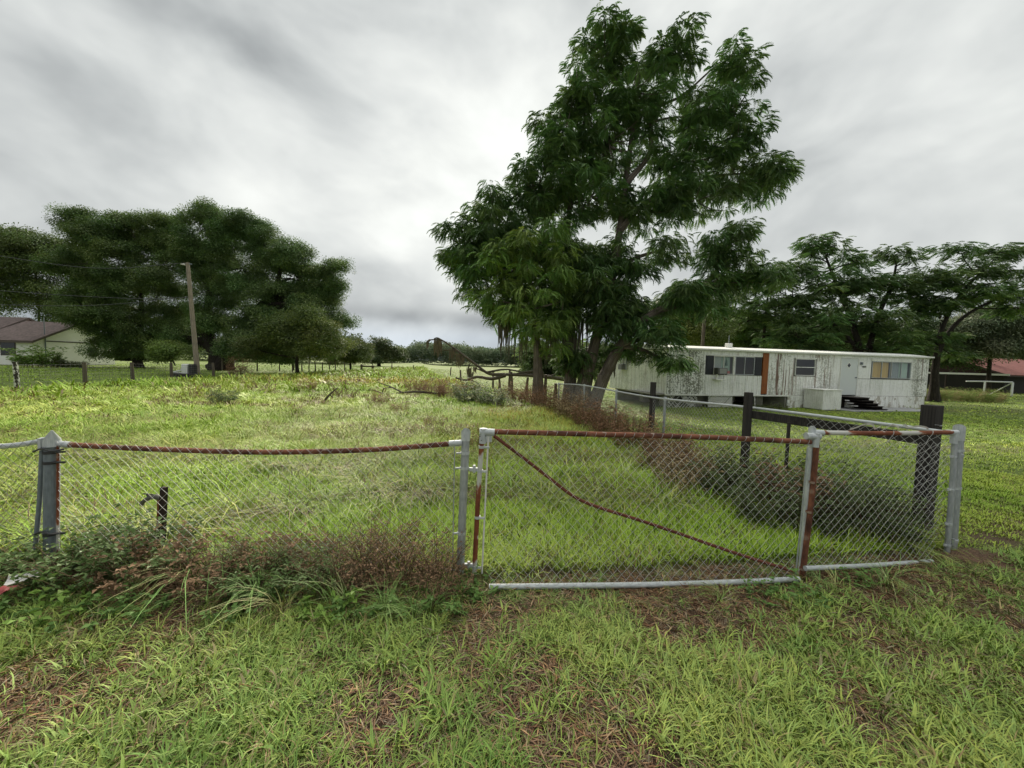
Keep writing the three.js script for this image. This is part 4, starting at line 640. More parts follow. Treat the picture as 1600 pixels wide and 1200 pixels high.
// ------------------------------------------------------------------ utility poles and wires
{
  const b = V(-22.7, 0, -27.7), top = at(293, 408, 27.7).sub(b), P = thing('utility_pole', 'leaning bare wooden utility pole in front of the oaks', 'pole', null, [b.x, gy(b.x, b.z) - 0.1, b.z]);
  new MB().tube([V(0, 0, 0), top.clone().multiplyScalar(0.5), top], [0.17, 0.145, 0.115], 12, true, 0.06).build('shaft', M.poleWood, P);
  new MB().box(top.x - 0.06, top.x + 0.3, top.y - 0.12, top.y - 0.04, -0.03, 0.03).build('bracket', M.galvDull, P); new MB().tube([top.clone().add(V(-0.12, -0.15, 0.05)), top.clone().add(V(-0.42, -0.1, 0.05))], 0.06, 8).build('insulator', M.whiteTape, P);
  const wires = [[[289, 411, 27.6], [150, 419, 27], [0, 400, 26], [-90, 385, 25.5]], [[293, 464, 27.6], [150, 477, 27], [0, 476, 26], [-90, 470, 25.5]], [[292, 465, 27.7], [232, 467, 28], [112, 462, 28], [0, 454, 28], [-90, 445, 28]]];
  wires.forEach((w, k) => tag(new MB().tube(curve(w.map((p) => at(...p)), 24), 0.018, 5).build('overhead_wire', std({ color: lin(0.05, 0.05, 0.055), roughness: 0.6 })), ['uppermost overhead wire running left from the utility pole top', 'lowest sagging overhead wire left of the utility pole', 'middle overhead wire crossing the dark oak'][k], 'wire', 'overhead wires'));
  const q = at(1093, 612, 33), t2 = at(1093, 470, 33), P2 = thing('utility_pole', 'dark wooden pole standing behind the mobile home roof', 'pole', null, [q.x, gy(q.x, q.z) - 0.1, q.z]); new MB().tube([V(0, 0, 0), V(0.05, 4, 0), V(0.1, t2.y + 0.8, 0)], [0.16, 0.14, 0.12], 10, true, 0.06).build('shaft', M.oldPost, P2);
}
{ // white junk by the pole
  const p = at(297, 590, 27.2), J = thing('water_tank', 'white plastic tank with a pale tubular frame lying by the utility pole', 'tank', null, [p.x, gy(p.x, p.z), p.z]), w = std({ color: lin(0.74, 0.74, 0.74), roughness: 0.5 });
  new MB().box(-0.42, 0.0, 0.25, 0.95, -0.25, 0.25, 0.06).build('tank', w, J); new MB().tube([V(-1.3, 0.3, 0.1), V(-0.5, 0.5, 0.1), V(-0.55, 0.6, 0.1)], 0.05, 6).tube([V(-1.3, 0.3, 0.1), V(-0.5, 0.3, -0.3)], 0.05, 6).build('frame', w, J); new MB().box(-1.1, 0.6, 0.02, 0.28, -0.3, 0.3, 0.02).build('base', M.timber, J); new MB().box(0.05, 0.35, 0.1, 0.95, -0.2, 0.2, 0.03).build('dark_panel', std({ color: lin(0.02, 0.02, 0.025), roughness: 0.5 }), J);
  const m = at(459, 582, 44), B = thing('meter_box', 'small white box on a post under the drooping tree', 'box', null, [m.x, gy(m.x, m.z), m.z]); new MB().box(-0.28, 0.28, 0.75, 1.6, -0.15, 0.15, 0.03).build('cabinet', w, B); new MB().box(-0.06, 0.06, -0.1, 0.75, -0.06, 0.06).build('post', M.oldPost, B);
}

// ------------------------------------------------------------------ chain link
// a sheet of woven wire: every wire zigzags from bottom to top; at(s, t) gives the place for metres along s and share of the height t
function chainLink(place, width, height, cell, r = 0.0014) {
  const b = new MB(), half = cell / 2, n = Math.floor(width / half), rows = Math.max(2, Math.round(height / half));
  const bar = (p, q) => {
    const d = q.clone().sub(p).normalize(), s = d.clone().cross(V(0.3, 0.2, 1)).normalize(), u = d.clone().cross(s), i = [];
    for (const e of [p, q]) for (let k = 0; k < 3; k++) { const a = k * 2.0944, m = s.clone().multiplyScalar(Math.cos(a)).addScaledVector(u, Math.sin(a)); i.push(b.vert(e.clone().addScaledVector(m, r), m, 0, 0)); }
    for (let k = 0; k < 3; k++) { const l = (k + 1) % 3; b.i.push(i[k], i[l], i[3 + l], i[k], i[3 + l], i[3 + k]); }
  };
  for (let k = 0; k < n; k++) {
    let prev = null;
    for (let j = 0; j <= rows; j++) { const s = (k + ((j + k) & 1)) * half, p = place(s, j / rows, ((j & 1) ? 1 : -1) * r * 0.9); if (prev) bar(prev, p); prev = p; }
  }
  return b;
}
const lerpV = (a, b, t) => a.clone().lerp(b, t);
const ring = (b, c, R, h, dir = V(0, 1, 0)) => b.tube([c.clone().addScaledVector(dir, -h / 2), c.clone().addScaledVector(dir, h / 2)], R, 14, true);
const CELL = 0.076;

// front fence on the left: end post, hinge post, sagging rusty rail, woven wire
{
  const F = thing('chain_link_fence', 'chain link fence panel with sagging rusty top rail between two steel posts', 'fence', null, [-0.361, 0, -2.876]), O = V(-0.361, 0, -2.876), r = (p) => p.sub(O), W = (px, py, d = 2.87) => r(at(px, py, d));
  const lpB = r(V(-3.51, -0.1, -2.86)), lpT = W(81, 690, 2.86);
  { const p = new MB().tube([lpB, lpT], 0.043, 20, true).build('end_post', M.galvDull, F); p.userData.label = 'thick dull grey end post';
    const cap = new MB(); cap.tube([lpT.clone().add(V(0, -0.035, 0)), lpT.clone().add(V(0, 0.005, 0)), lpT.clone().add(V(0.001, 0.02, 0)), lpT.clone().add(V(0.003, 0.075, 0)), lpT.clone().add(V(0.003, 0.085, 0))], [0.05, 0.05, 0.046, 0.012, 0.006], 20, true).build('post_cap', M.galvBright, p);
    for (const y of [706, 722, 833]) { const b = new MB(); ring(b, W(80.5, y, 2.86), 0.0465, 0.022); b.tube([W(70, y + 1, 2.85), W(101, y, 2.82)], 0.008, 6); b.build('strap', M.blackStrap, p); }
    for (const y of [704, 834]) { const b = new MB(); b.tube(curve([W(52, y + 2, 2.84), W(66, y - 3, 2.8), W(80, y + 1, 2.79), W(100, y - 2, 2.83)], 8), 0.007, 5); b.build('tie', M.blackStrap, p); } }
  new MB().tube([r(V(-3.62, 0, -2.84)), W(62, 780, 2.84), W(66, 697, 2.84)], 0.014, 10).build('tension_pole', M.galvDull, F); new MB().box(0, 0.02, 0, 0.09, 0, 0.02).build('rail_cup', M.galvBright, F).position.copy(W(64, 703, 2.83));
  const rail = [W(92, 693.5), W(110, 695), W(200, 700), W(300, 704), W(400, 706.5), W(500, 705.5), W(600, 701.5), W(690, 694.5), W(716, 692.5)], railC = new THREE.CatmullRomCurve3(rail), lead = [W(74, 688), W(0, 697.5), r(V(-5.2, 1.0, -2.86)), r(V(-6.4, 1.02, -2.84))], leadC = new THREE.CatmullRomCurve3(lead);
  new MB().tube(railC.getPoints(40), 0.0195, 14, true).build('top_rail', M.rust, F); new MB().tube([W(86, 693), W(110, 695)], 0.024, 12).build('rail_end', M.galvBright, F); new MB().tube([W(702, 693.2), W(722, 692)], 0.024, 12).build('rail_end', M.galvBright, F);
  new MB().tube(leadC.getPoints(16), 0.02, 14, true).build('top_rail', M.galvBright, F); new MB().tube([W(64, 689), W(82, 687)], 0.026, 12).build('rail_end', M.galvBright, F);
  new MB().tube([r(V(-6.4, -0.1, -2.84)), r(V(-6.4, 1.05, -2.84))], 0.035, 14).build('line_post', M.galv, F);
  const wid = 3.06; const mesh = chainLink((s, t, o) => { const u = clamp(s / wid), p = railC.getPointAt(u), e = 0.012 * Math.sin(u * 9 + t * 5) * (1 - t); return V(p.x, mix(0.05, p.y + 0.035, t), p.z + 0.024 + o + e); }, wid, 1.0, CELL).build('wire_mesh', M.wire, F); mesh.userData.kind = 'stuff';
  const mesh2 = chainLink((s, t, o) => { const p = leadC.getPointAt(clamp(s / 2.8)); return V(p.x, mix(0.03, p.y + 0.02, t), p.z + 0.024 + o); }, 2.8, 1.0, CELL).build('wire_mesh', M.wireDull, F); mesh2.userData.kind = 'stuff';
  // hinge post with domed cap and bands
  const pT = W(728, 676, 2.876), pB = r(V(-0.366, -0.1, -2.876)), P = new MB().tube([pB, pT], 0.0305, 18, true).build('hinge_post', M.galv, F), ax = pT.clone().sub(pB).normalize(), on = (y) => pB.clone().addScaledVector(ax, (y - pB.y) / ax.y);
  { const c = []; for (let k = 0; k <= 6; k++) c.push(pT.clone().addScaledVector(ax, 0.034 * Math.sin(k / 6 * 1.571))); new MB().tube([pT.clone().addScaledVector(ax, -0.06), ...c], [0.034, ...c.map((_, k) => 0.034 * Math.cos(k / 6 * 1.571) + 0.001)], 18, true).build('post_cap', M.galvBright, P); }
  for (const y of [1.0, 0.885, 0.38, 0.09]) { const b = new MB(); ring(b, on(y), 0.0335, 0.02); b.tube([on(y).add(V(-0.03, 0, 0.012)), on(y).add(V(-0.065, 0, 0.02))], 0.008, 6); b.build('band', M.galvBright, P); }
  new MB().box(-0.003, 0.003, 0.06, 1.08, -0.008, 0.008).build('tension_bar', M.galv, F).position.copy(on(0).add(V(-0.055, 0, 0.02))); new MB().tube([lpB.clone().setY(0.06).add(V(0.068, 0, 0.01)), lpT.clone().add(V(0.056, -0.03, 0.01))], 0.008, 6).build('tension_bar', M.rustPale, F);
}
const wrapTies = (path, n, R, seed) => { const b = new MB(), Rn = rng(seed); for (let k = 0; k < n; k++) { const c = path.getPointAt((k + 0.5) / n), h = []; for (let q = 0; q <= 8; q++) { const a = 3.5 + q / 8 * 3.6; h.push(c.clone().add(V((q / 8 - 0.5) * 0.03, Math.sin(a) * R, Math.cos(a) * R))); } b.tube(h, 0.0017, 4, false); } return b; };
// the wide leaf with the bent rusty brace
{
  const O = V(-0.28, 0, -2.85), r = (p) => p.sub(O), dz = (px) => mix(2.86, 3.05, clamp((px - 745) / 520)), W = (px, py, o = 0) => r(at(px, py, dz(px) + o)), Gt = thing('wide_gate', 'wide chain link gate leaf with rusty frame and bent rusty diagonal brace', 'gate', null, [O.x, 0, O.z]);
  const top = new THREE.CatmullRomCurve3([W(768, 674.5), W(930, 678.5), W(1100, 683), W(1266, 690.5)]), left = [W(753, 690), W(748, 760), W(741, 897)], right = [W(1276, 694), W(1267, 790), W(1253, 903)], bot = new THREE.CatmullRomCurve3([W(764, 917, -0.14), W(880, 915.5, -0.14), W(1020, 913.5, -0.13), W(1150, 909.5, -0.12), W(1248, 905, -0.1)]);
  new MB().tube(top.getPoints(20), 0.0205, 14).build('top_rail', M.rust, Gt); new MB().tube(curve(left, 10), 0.0185, 14).build('hinge_stile', M.rustPale, Gt); new MB().tube(curve(right, 10), 0.0205, 14).build('latch_stile', M.rust, Gt); new MB().tube(bot.getPoints(20), 0.0205, 14).build('bottom_rail', M.galvBright, Gt).userData.label = 'bright galvanised bottom rail lying on the grass';
  new MB().tube(curve([W(772, 681, -0.02), W(825, 721, -0.02), W(856, 745, -0.02), W(897, 776, -0.02), W(925, 789, -0.02), W(1000, 813, -0.01), W(1065, 835), W(1122, 855), W(1176, 873), W(1238, 892)], 48), 0.0125, 10).build('brace', M.rustBrace, Gt).userData.label = 'thin rusty brace bent in the middle';
  const corner = (p, d1, d2, name) => { const b = new MB(); b.tube([p.clone().addScaledVector(d1, -0.028), p.clone().addScaledVector(d1, 0.085)], 0.0275, 14); b.tube([p.clone().addScaledVector(d2, -0.028), p.clone().addScaledVector(d2, 0.085)], 0.0275, 14); b.box(p.x + (d1.x + d2.x) * 0.012 - 0.02, p.x + (d1.x + d2.x) * 0.012 + 0.055 * Math.sign(d1.x + d2.x), p.y - 0.075, p.y, p.z - 0.008, p.z + 0.008, 0.004); return b.build(name, M.galvBright, Gt); };
  const c1 = corner(W(755, 675), V(1, -0.03, -0.06).normalize(), V(-0.02, -1, 0).normalize(), 'corner_fitting'); for (const [x, y] of [[750, 682], [752, 688], [759, 681]]) { const q = W(x, y, -0.03); new MB().tube([q, q.clone().add(V(0, 0, 0.006))], 0.004, 8).build('bolt', M.blackStrap, c1); }
  const c2 = corner(W(1275, 682), V(-1, 0.03, 0.06).normalize(), V(-0.05, -1, 0).normalize(), 'corner_fitting');
  for (const [y, w] of [[698, 0.06], [735, 0.05], [807, 0.06], [885, 0.05]]) { const t = (y - 690) / 207, c = lerpV(left[0], left[2], t), b = new MB(); ring(b, c, 0.0225, 0.02); b.box(c.x, c.x + w, c.y - 0.008, c.y + 0.008, c.z + 0.012, c.z + 0.018, 0.002); b.build('band', M.galvBright, Gt); }
  for (const y of [733, 883]) { const t = (y - 690) / 207, c = lerpV(left[0], left[2], t), b = new MB(); b.box(c.x - 0.085, c.x, c.y - 0.014, c.y + 0.014, c.z - 0.012, c.z + 0.012, 0.004).tube([c.clone().add(V(-0.045, -0.02, 0.01)), c.clone().add(V(-0.045, 0.035, 0.01))], 0.011, 8); b.build('hinge', M.galvBright, Gt); }
  new MB().tube([W(763, 682, -0.01), W(759, 770, -0.01), W(753, 896, -0.01)], 0.0065, 8).build('tension_bar', M.whiteTape, Gt); new MB().tube([W(1262, 700, -0.01), W(1254, 790, -0.01), W(1243, 900, -0.01)], 0.006, 8).build('tension_bar', M.galv, Gt);
  for (const t of [0.28, 0.5, 0.93]) { const b = new MB(); ring(b, lerpV(right[0], right[2], t), 0.0245, 0.018); b.build('band', M.rust, Gt); }
  const wid = 2.58; const m = chainLink((s, t, o) => { const u = clamp(s / wid), a = top.getPointAt(mix(0.005, 0.985, u)), b = bot.getPointAt(mix(0.0, 0.985, u)), p = lerpV(b, a, t * 0.965 + 0.01); p.z += 0.018 + o; return p; }, wid, 1.06, CELL).build('wire_mesh', M.wire, Gt); m.userData.kind = 'stuff';
  wrapTies(top, 34, 0.0235, 5).build('wire_tie', M.wire, Gt).userData.kind = 'stuff';
}
// the narrow leaf at the right with its corner post
{
  const O = V(2.42, 0, -3.06), r = (p) => p.sub(O), dz = (px) => mix(3.08, 3.5, clamp((px - 1265) / 225)), W = (px, py, o = 0) => r(at(px, py, dz(px) + o)), Gt = thing('narrow_gate', 'narrow chain link gate leaf with white tape round its rusty top rail', 'gate', null, [O.x, 0, O.z]);
  const top = new THREE.CatmullRomCurve3([W(1278, 676), W(1380, 677), W(1487, 675.5)]), bot = new THREE.CatmullRomCurve3([W(1258, 888, -0.08), W(1350, 884, -0.1), W(1456, 877, -0.1)]), ls = [W(1269, 670), W(1261, 780), W(1251, 900)], rs = [W(1492, 680), W(1487, 770), W(1479.5, 864)];
  new MB().tube(top.getPoints(12), 0.0195, 14).build('top_rail', M.rustPale, Gt); new MB().tube(curve(ls, 8), 0.0205, 14).build('latch_stile', M.galvBright, Gt); new MB().tube(curve(rs, 8), 0.021, 14).build('hinge_stile', M.galv, Gt); new MB().tube(bot.getPoints(10), 0.019, 14).build('bottom_rail', M.galvBright, Gt);
  { const p = ls[0]; new MB().tube([p.clone().add(V(0, -0.05, 0)), p.clone().add(V(0, 0.005, 0)), p.clone().add(V(0, 0.022, 0))], [0.026, 0.026, 0.012], 14).tube([p.clone().add(V(0.01, -0.03, 0)), p.clone().add(V(0.09, -0.032, 0))], 0.025, 12).build('corner_fitting', M.galvBright, Gt); }
  { const p = W(1490, 676); new MB().tube([p.clone().add(V(0.03, 0, 0)), p.clone().add(V(-0.08, 0, 0))], 0.026, 12).tube([p.clone().add(V(0.012, 0.01, 0)), p.clone().add(V(0.006, -0.1, 0))], 0.027, 12).build('corner_fitting', M.galvBright, Gt); }
  for (const t of [0.18, 0.46, 0.75, 0.93]) { const b = new MB(), c = lerpV(rs[0], rs[2], t); ring(b, c, 0.025, 0.018); b.box(c.x - 0.05, c.x, c.y - 0.008, c.y + 0.008, c.z + 0.01, c.z + 0.016); b.build('band', M.galvBright, Gt); }
  for (const t of [0.17, 0.9]) { const c = lerpV(rs[0], rs[2], t), b = new MB(); b.box(c.x, c.x + 0.09, c.y - 0.016, c.y + 0.016, c.z - 0.03, c.z + 0.01, 0.005).tube([c.clone().add(V(0.04, -0.03, 0.01)), c.clone().add(V(0.04, 0.03, 0.01))], 0.012, 8); b.build('hinge', M.galv, Gt); }
  const wid = 1.42; const m = chainLink((s, t, o) => { const u = clamp(s / wid), a = top.getPointAt(mix(0.01, 0.99, u)), b = bot.getPointAt(mix(0.0, 1, u)), p = lerpV(b, a, mix(0.03, 0.93, t)); p.z += 0.02 + o; return p; }, wid, 1.0, CELL).build('wire_mesh', M.wire, Gt); m.userData.kind = 'stuff';
  for (const u of [0.18, 0.52, 0.82]) { const b = new MB(), c = top.getPointAt(u); b.tube(curve([c.clone().add(V(0.02, 0.022, 0.01)), c.clone().add(V(0.005, 0, 0.026)), c.clone().add(V(-0.02, -0.04, 0.024)), c.clone().add(V(-0.04, -0.08, 0.022))], 8), 0.002, 4, false); b.build('wire_tie', M.wire, Gt); }
  // white tape wound loosely along the rail
  { const b = new MB(), pts = [[1328, 671], [1338, 668], [1352, 663], [1362, 663], [1368, 670], [1376, 666], [1372, 676], [1386, 668], [1396, 664], [1404, 668], [1398, 678], [1412, 664], [1420, 668], [1432, 666], [1450, 670], [1446, 678]].map(([x, y], k) => W(x, y, (k % 2 ? -0.03 : 0.02))), c = curve(pts, 60); for (let k = 1; k < c.length; k++) { const w = V(0, 0.008, 0.004); b.quad(c[k - 1].clone().sub(w), c[k].clone().sub(w), c[k].clone().add(w), c[k - 1].clone().add(w)); } b.build('tape', std({ color: lin(0.72, 0.7, 0.66), roughness: 0.7, side: THREE.DoubleSide }), Gt); }
}
// yard fence running away from the corner: corner post, pipe rail, line posts, wire
{
  const O = V(4.235, 0, -3.57), r = (p) => p.sub(O), F = thing('chain_link_fence', 'long chain link yard fence with pipe rail running back towards the tall tree', 'fence', null, [O.x, 0, O.z]);
  const cT = r(at(1499, 668, 3.57)), cB = V(0, -0.1, 0), P = new MB().tube([cB, cT], 0.036, 18).build('corner_post', M.galv, F); { const c = []; for (let k = 0; k <= 5; k++) c.push(cT.clone().add(V(0, 0.03 * Math.sin(k / 5 * 1.571), 0))); new MB().tube([cT.clone().add(V(0, -0.12, 0)), ...c], [0.041, ...c.map((_, k) => 0.041 * Math.cos(k / 5 * 1.571) + 0.001)], 18).build('post_cap', M.galvBright, P); for (const y of [0.12, 0.62, 0.98]) { const b = new MB(); ring(b, V(0, y, 0).addScaledVector(cT, y / cT.y * 0.9).setY(y), 0.0395, 0.022); b.build('band', M.galvBright, P); } }
  const path = [[4.2, 1.13, -3.62], [4.05, 1.13, -4.1], [3.48, 1.125, -5.5], [2.95, 1.03, -8], [2.1, 1.03, -12], [1.6, 0.95, -13.6]].map((p) => r(V(...p))), C = new THREE.CatmullRomCurve3(path), len = C.getLength();
  new MB().tube(C.getPoints(60), 0.019, 12).build('top_rail', M.galvBright, F);
  for (const u of [0.205, 0.40, 0.60, 0.80, 0.985]) { const p = C.getPointAt(u), w = p.clone().add(O), g = gy(w.x, w.z); const q = new MB().tube([V(p.x, g - 0.1, p.z), V(p.x, p.y - 0.02, p.z)], 0.027, 12).build('line_post', M.galv, F); new MB().tube([V(p.x, p.y - 0.04, p.z), V(p.x, p.y + 0.04, p.z)], 0.032, 12).build('loop_cap', M.galvBright, q); }
  const m = chainLink((s, t, o) => { const p = C.getPointAt(clamp(s / len)), w = p.clone().add(O), g = gy(w.x, w.z); return V(p.x + 0.03 + o, mix(g + 0.02, p.y - 0.01, t), p.z); }, len, 1.1, 0.085, 0.0022).build('wire_mesh', M.wire, F); m.userData.kind = 'stuff';
}
// old timber fence beside it
{
  const post = (px, pyTop, d, w, label, mat = M.timber, h = 0) => { const t = at(px, pyTop, d), g = gy(t.x, t.z), q = thing('timber_post', label, 'post', null, [t.x, g, t.z], 0.25), H = t.y - g; const n = new MB(); n.box(-w / 2, w / 2, -0.15, H, -w / 2, w / 2, 0.008); n.build('shaft', mat, q); return q; };
  const big = post(1457, 633, 3.95, 0.125, 'thick dark square timber post behind the narrow gate'); new MB().tube([V(-0.065, 1.17, 0.066), V(0.0, 1.165, 0.067), V(0.065, 1.16, 0.066)], 0.002, 4).tube([V(0.02, 1.15, 0.06), V(0.02, 1.16, 0.072)], 0.006, 6).build('wire_loop', M.wire, big);
  post(1170, 613, 5.42, 0.085, 'dark square timber post where the black rail ends');
  post(1021, 597, 8.1, 0.09, 'thin dark timber post in the brown weeds'); post(937, 586, 11.4, 0.11, 'weathered timber post beside the pipe rail near the tall tree', M.oldPost);
  const a = at(1175, 647.5, 5.42), b = at(1446, 687, 3.98), R = thing('timber_rail', 'long black timber rail between the two dark posts below the pipe', 'rail', null, [a.x, a.y, a.z]), d = b.clone().sub(a), L = d.length(); const m = new MB().box(0, L, -0.055, 0.055, -0.02, 0.02, 0.005).build('board', M.timber, R); m.quaternion.setFromUnitVectors(V(1, 0, 0), d.normalize());
  const h = at(1233, 660, 4.95), Dp = thing('wire_dropper', 'dark thin bar hanging from the black timber rail', 'bar', null, [h.x, 0, h.z]); new MB().box(-0.018, 0.018, 0.35, h.y, -0.01, 0.01).build('bar', M.timber, Dp);
}
// field fence on the left: posts and woven wire
{
  const pts = [[-19.4, -9.5], [-19.565, -15.124], [-19.757, -17.713], [-20.361, -20.578], [-20.621, -23.2], [-21.2, -27.2]], labels = ['field fence post outside the left edge', 'pale lichen covered fence post nearest the left edge', 'dark leaning field fence post before the house corner', 'dark field fence post left of the sapling', 'dark field fence post beside the sapling', 'dark field fence post beside the utility pole'];
  pts.forEach(([x, z], k) => { const g = gy(x, z), p = thing('field_fence_post', labels[k], 'post', 'field fence posts', [x, g, z]); new MB().tube([V(0, -0.1, 0), V(0.02 * (k % 3 - 1), 0.6, 0), V(-0.04 * (k % 2), 1.22 - 0.03 * k, 0)], [0.085, 0.08, 0.075], 9, true, 0.25, k).build('shaft', k === 1 ? M.lichenPost : M.oldPost, p); });
  const F = thing('field_wire', 'woven wire field fence strung between the posts on the left', 'wire fence', null, [-19.4, 0, -9.5]), b = new MB();
  for (let k = 1; k < pts.length; k++) { const [x0, z0] = pts[k - 1], [x1, z1] = pts[k], L = Math.hypot(x1 - x0, z1 - z0); for (let j = 0; j < 8; j++) { const y = 0.08 + j * 0.14, l = []; for (let q = 0; q <= 5; q++) { const x = mix(x0, x1, q / 5), z = mix(z0, z1, q / 5); l.push(V(x + 19.4, gy(x, z) + y, z + 9.5)); } b.tube(l, 0.0045, 3, false); } for (let s = 0.2; s < L; s += 0.2) { const x = mix(x0, x1, s / L), z = mix(z0, z1, s / L), g = gy(x, z); b.tube([V(x + 19.4, g + 0.08, z + 9.5), V(x + 19.4, g + 1.06, z + 9.5)], 0.004, 3, false); } }
  b.build('wire', M.wireDull, F).userData.kind = 'stuff';
}
// far posts across the pasture
{
  const spots = [[305, 580, 38, 1.2], [402, 582, 40, 1.25], [437, 582, 41, 1.2], [457, 583, 40, 1.1], [472, 583, 40, 1.3], [483, 581, 42, 1.2], [493, 582, 42, 1.2], [504, 581, 42, 1.1], [515, 580, 43, 1.1], [524, 580, 43, 1.2], [539, 579, 44, 1.1], [347, 583, 38, 1.2], [612, 579, 52, 1.2], [646, 579, 52, 0.9], [704, 582, 46, 1.0], [720, 590, 30, 0.95], [738, 592, 28, 0.9], [770, 598, 24.5, 1.15], [781, 598, 24, 0.9], [796, 600, 23, 1.3], [800, 602, 22.5, 1.2], [824, 604, 20, 1.0], [845, 612, 17.5, 1.3], [852, 612, 17.2, 1.2], [868, 614, 16.5, 0.9]];
  spots.forEach(([px, py, d, h], k) => { const p = at(px, py, d), g = gy(p.x, p.z), R = rng(700 + k), q = thing('pasture_post', px > 690 ? 'old grey post in the broken line before the fallen limb' : 'thin dark post under the oaks across the pasture', 'post', px > 690 ? 'posts of the broken fence line' : 'posts under the oaks', [p.x, g, p.z]), r = px > 690 ? 0.075 : 0.06; new MB().tube([V(0, -0.1, 0), V((R() - 0.5) * 0.05, h * 0.5, 0), V((R() - 0.5) * 0.16, h, (R() - 0.5) * 0.1)], [r * 1.1, r, r * 0.85], 7, true, 0.35, k).build('shaft', M.oldPost, q); });
  const a = at(565, 580, 50), H = thing('wooden_barrier', 'low wooden barrier of two posts and a rail in the far pasture', 'barrier', null, [a.x, gy(a.x, a.z), a.z]); new MB().tube([V(0, -0.1, 0), V(0, 0.85, 0)], 0.14, 8, true, 0.2).build('post', M.oldPost, H); new MB().tube([V(1.45, -0.1, 0), V(1.45, 0.75, 0)], 0.14, 8, true, 0.2).build('post', M.oldPost, H); new MB().tube([V(-0.1, 0.62, 0.1), V(1.7, 0.6, 0.1)], 0.1, 8, true, 0.2).build('rail', M.oldPost, H);
}

// ------------------------------------------------------------------ tap on its stake
{
  const b = V(-2.99, 0, -3.18), S = thing('garden_tap', 'old brass hose tap on a pipe tied to a dark rusty stake', 'tap', null, [b.x, gy(b.x, b.z), b.z]), W = (x, y, d = 3.18) => at(x, y, d).sub(S.position);
  const s = new MB().box(-0.022, 0.022, -0.1, 0.56, -0.018, 0.018, 0.004).build('stake', std({ map: woodTex(801, [0.14, 0.10, 0.08], [0.26, 0.19, 0.15], [0.07, 0.05, 0.04]), roughness: 0.95 }), S); s.position.copy(W(252, 865)).setY(0); s.rotation.z = -0.07;
  new MB().tube([W(246, 868).setY(-0.05), W(249, 780)], 0.014, 10).build('riser_pipe', M.rustPale, S);
  const brass = std({ map: galvTex, color: lin(0.28, 0.26, 0.21), roughness: 0.6, metalness: 0.4 });
  const body = new MB().tube(curve([W(251, 779), W(243, 776), W(235, 777.5), W(226, 782), W(221, 788)], 12), [0.018, 0.02, 0.021, 0.021, 0.02, 0.019, 0.019, 0.018, 0.017, 0.016, 0.016, 0.017, 0.018], 12).build('spout', brass, S);
  new MB().tube([W(233, 777), W(231, 772)], 0.012, 8).tube([W(224, 771.5), W(239, 772.5)], 0.006, 8).build('handle', brass, S);
}

// ------------------------------------------------------------------ weeds and brush
function weedGeo(o) {
  const st = new MB(), lf = new MB(), R = rng(o.seed);
  for (let k = 0; k < o.stems; k++) {
    const a = R() * 6.283, q = Math.sqrt(R()), h = o.h * (0.45 + 0.6 * R()) * (1 - 0.35 * q * q), p = V(Math.cos(a) * o.r * q * 0.75, -0.03, Math.sin(a) * o.r * q * 0.75), out = V(Math.cos(a + (R() - 0.5)) * o.lean * (0.3 + R()), 0, Math.sin(a + (R() - 0.5)) * o.lean * (0.3 + R()));
    const pts = [0, 0.35, 0.7, 1].map((t) => p.clone().add(V(out.x * t * t * h + (R() - 0.5) * 0.05 * h, h * t, out.z * t * t * h + (R() - 0.5) * 0.05 * h))); st.tube(pts, [o.sr, o.sr * 0.85, o.sr * 0.6, o.sr * 0.25], 3, false);
    const c = new THREE.CatmullRomCurve3(pts);
    for (let b = 0; b < o.twigs; b++) { const s = c.getPoint(0.2 + 0.75 * R()), ta = R() * 6.283, tl = h * (0.12 + 0.22 * R()), e = s.clone().add(V(Math.cos(ta) * tl, tl * (0.3 + R() * 0.6), Math.sin(ta) * tl)); st.tube([s, lerpV(s, e, 0.5).add(V(0, -0.01, 0)), e], [o.sr * 0.5, o.sr * 0.4, o.sr * 0.2], 3, false); for (let l = 0; l < o.leaves; l++) { const la = R() * 6.283, d = V(Math.cos(la), (R() - 0.4) * 0.9, Math.sin(la)).normalize(), n = V((R() - 0.5), 1, (R() - 0.5)).normalize(); n.sub(d.clone().multiplyScalar(n.dot(d))).normalize(); lf.leaf(lerpV(s, e, R()), d, n, o.ll * (0.6 + 0.7 * R()), o.lw * (0.7 + 0.6 * R()), 0.2); } }
  }
  return [st.geometry(), lf.geometry()];
}
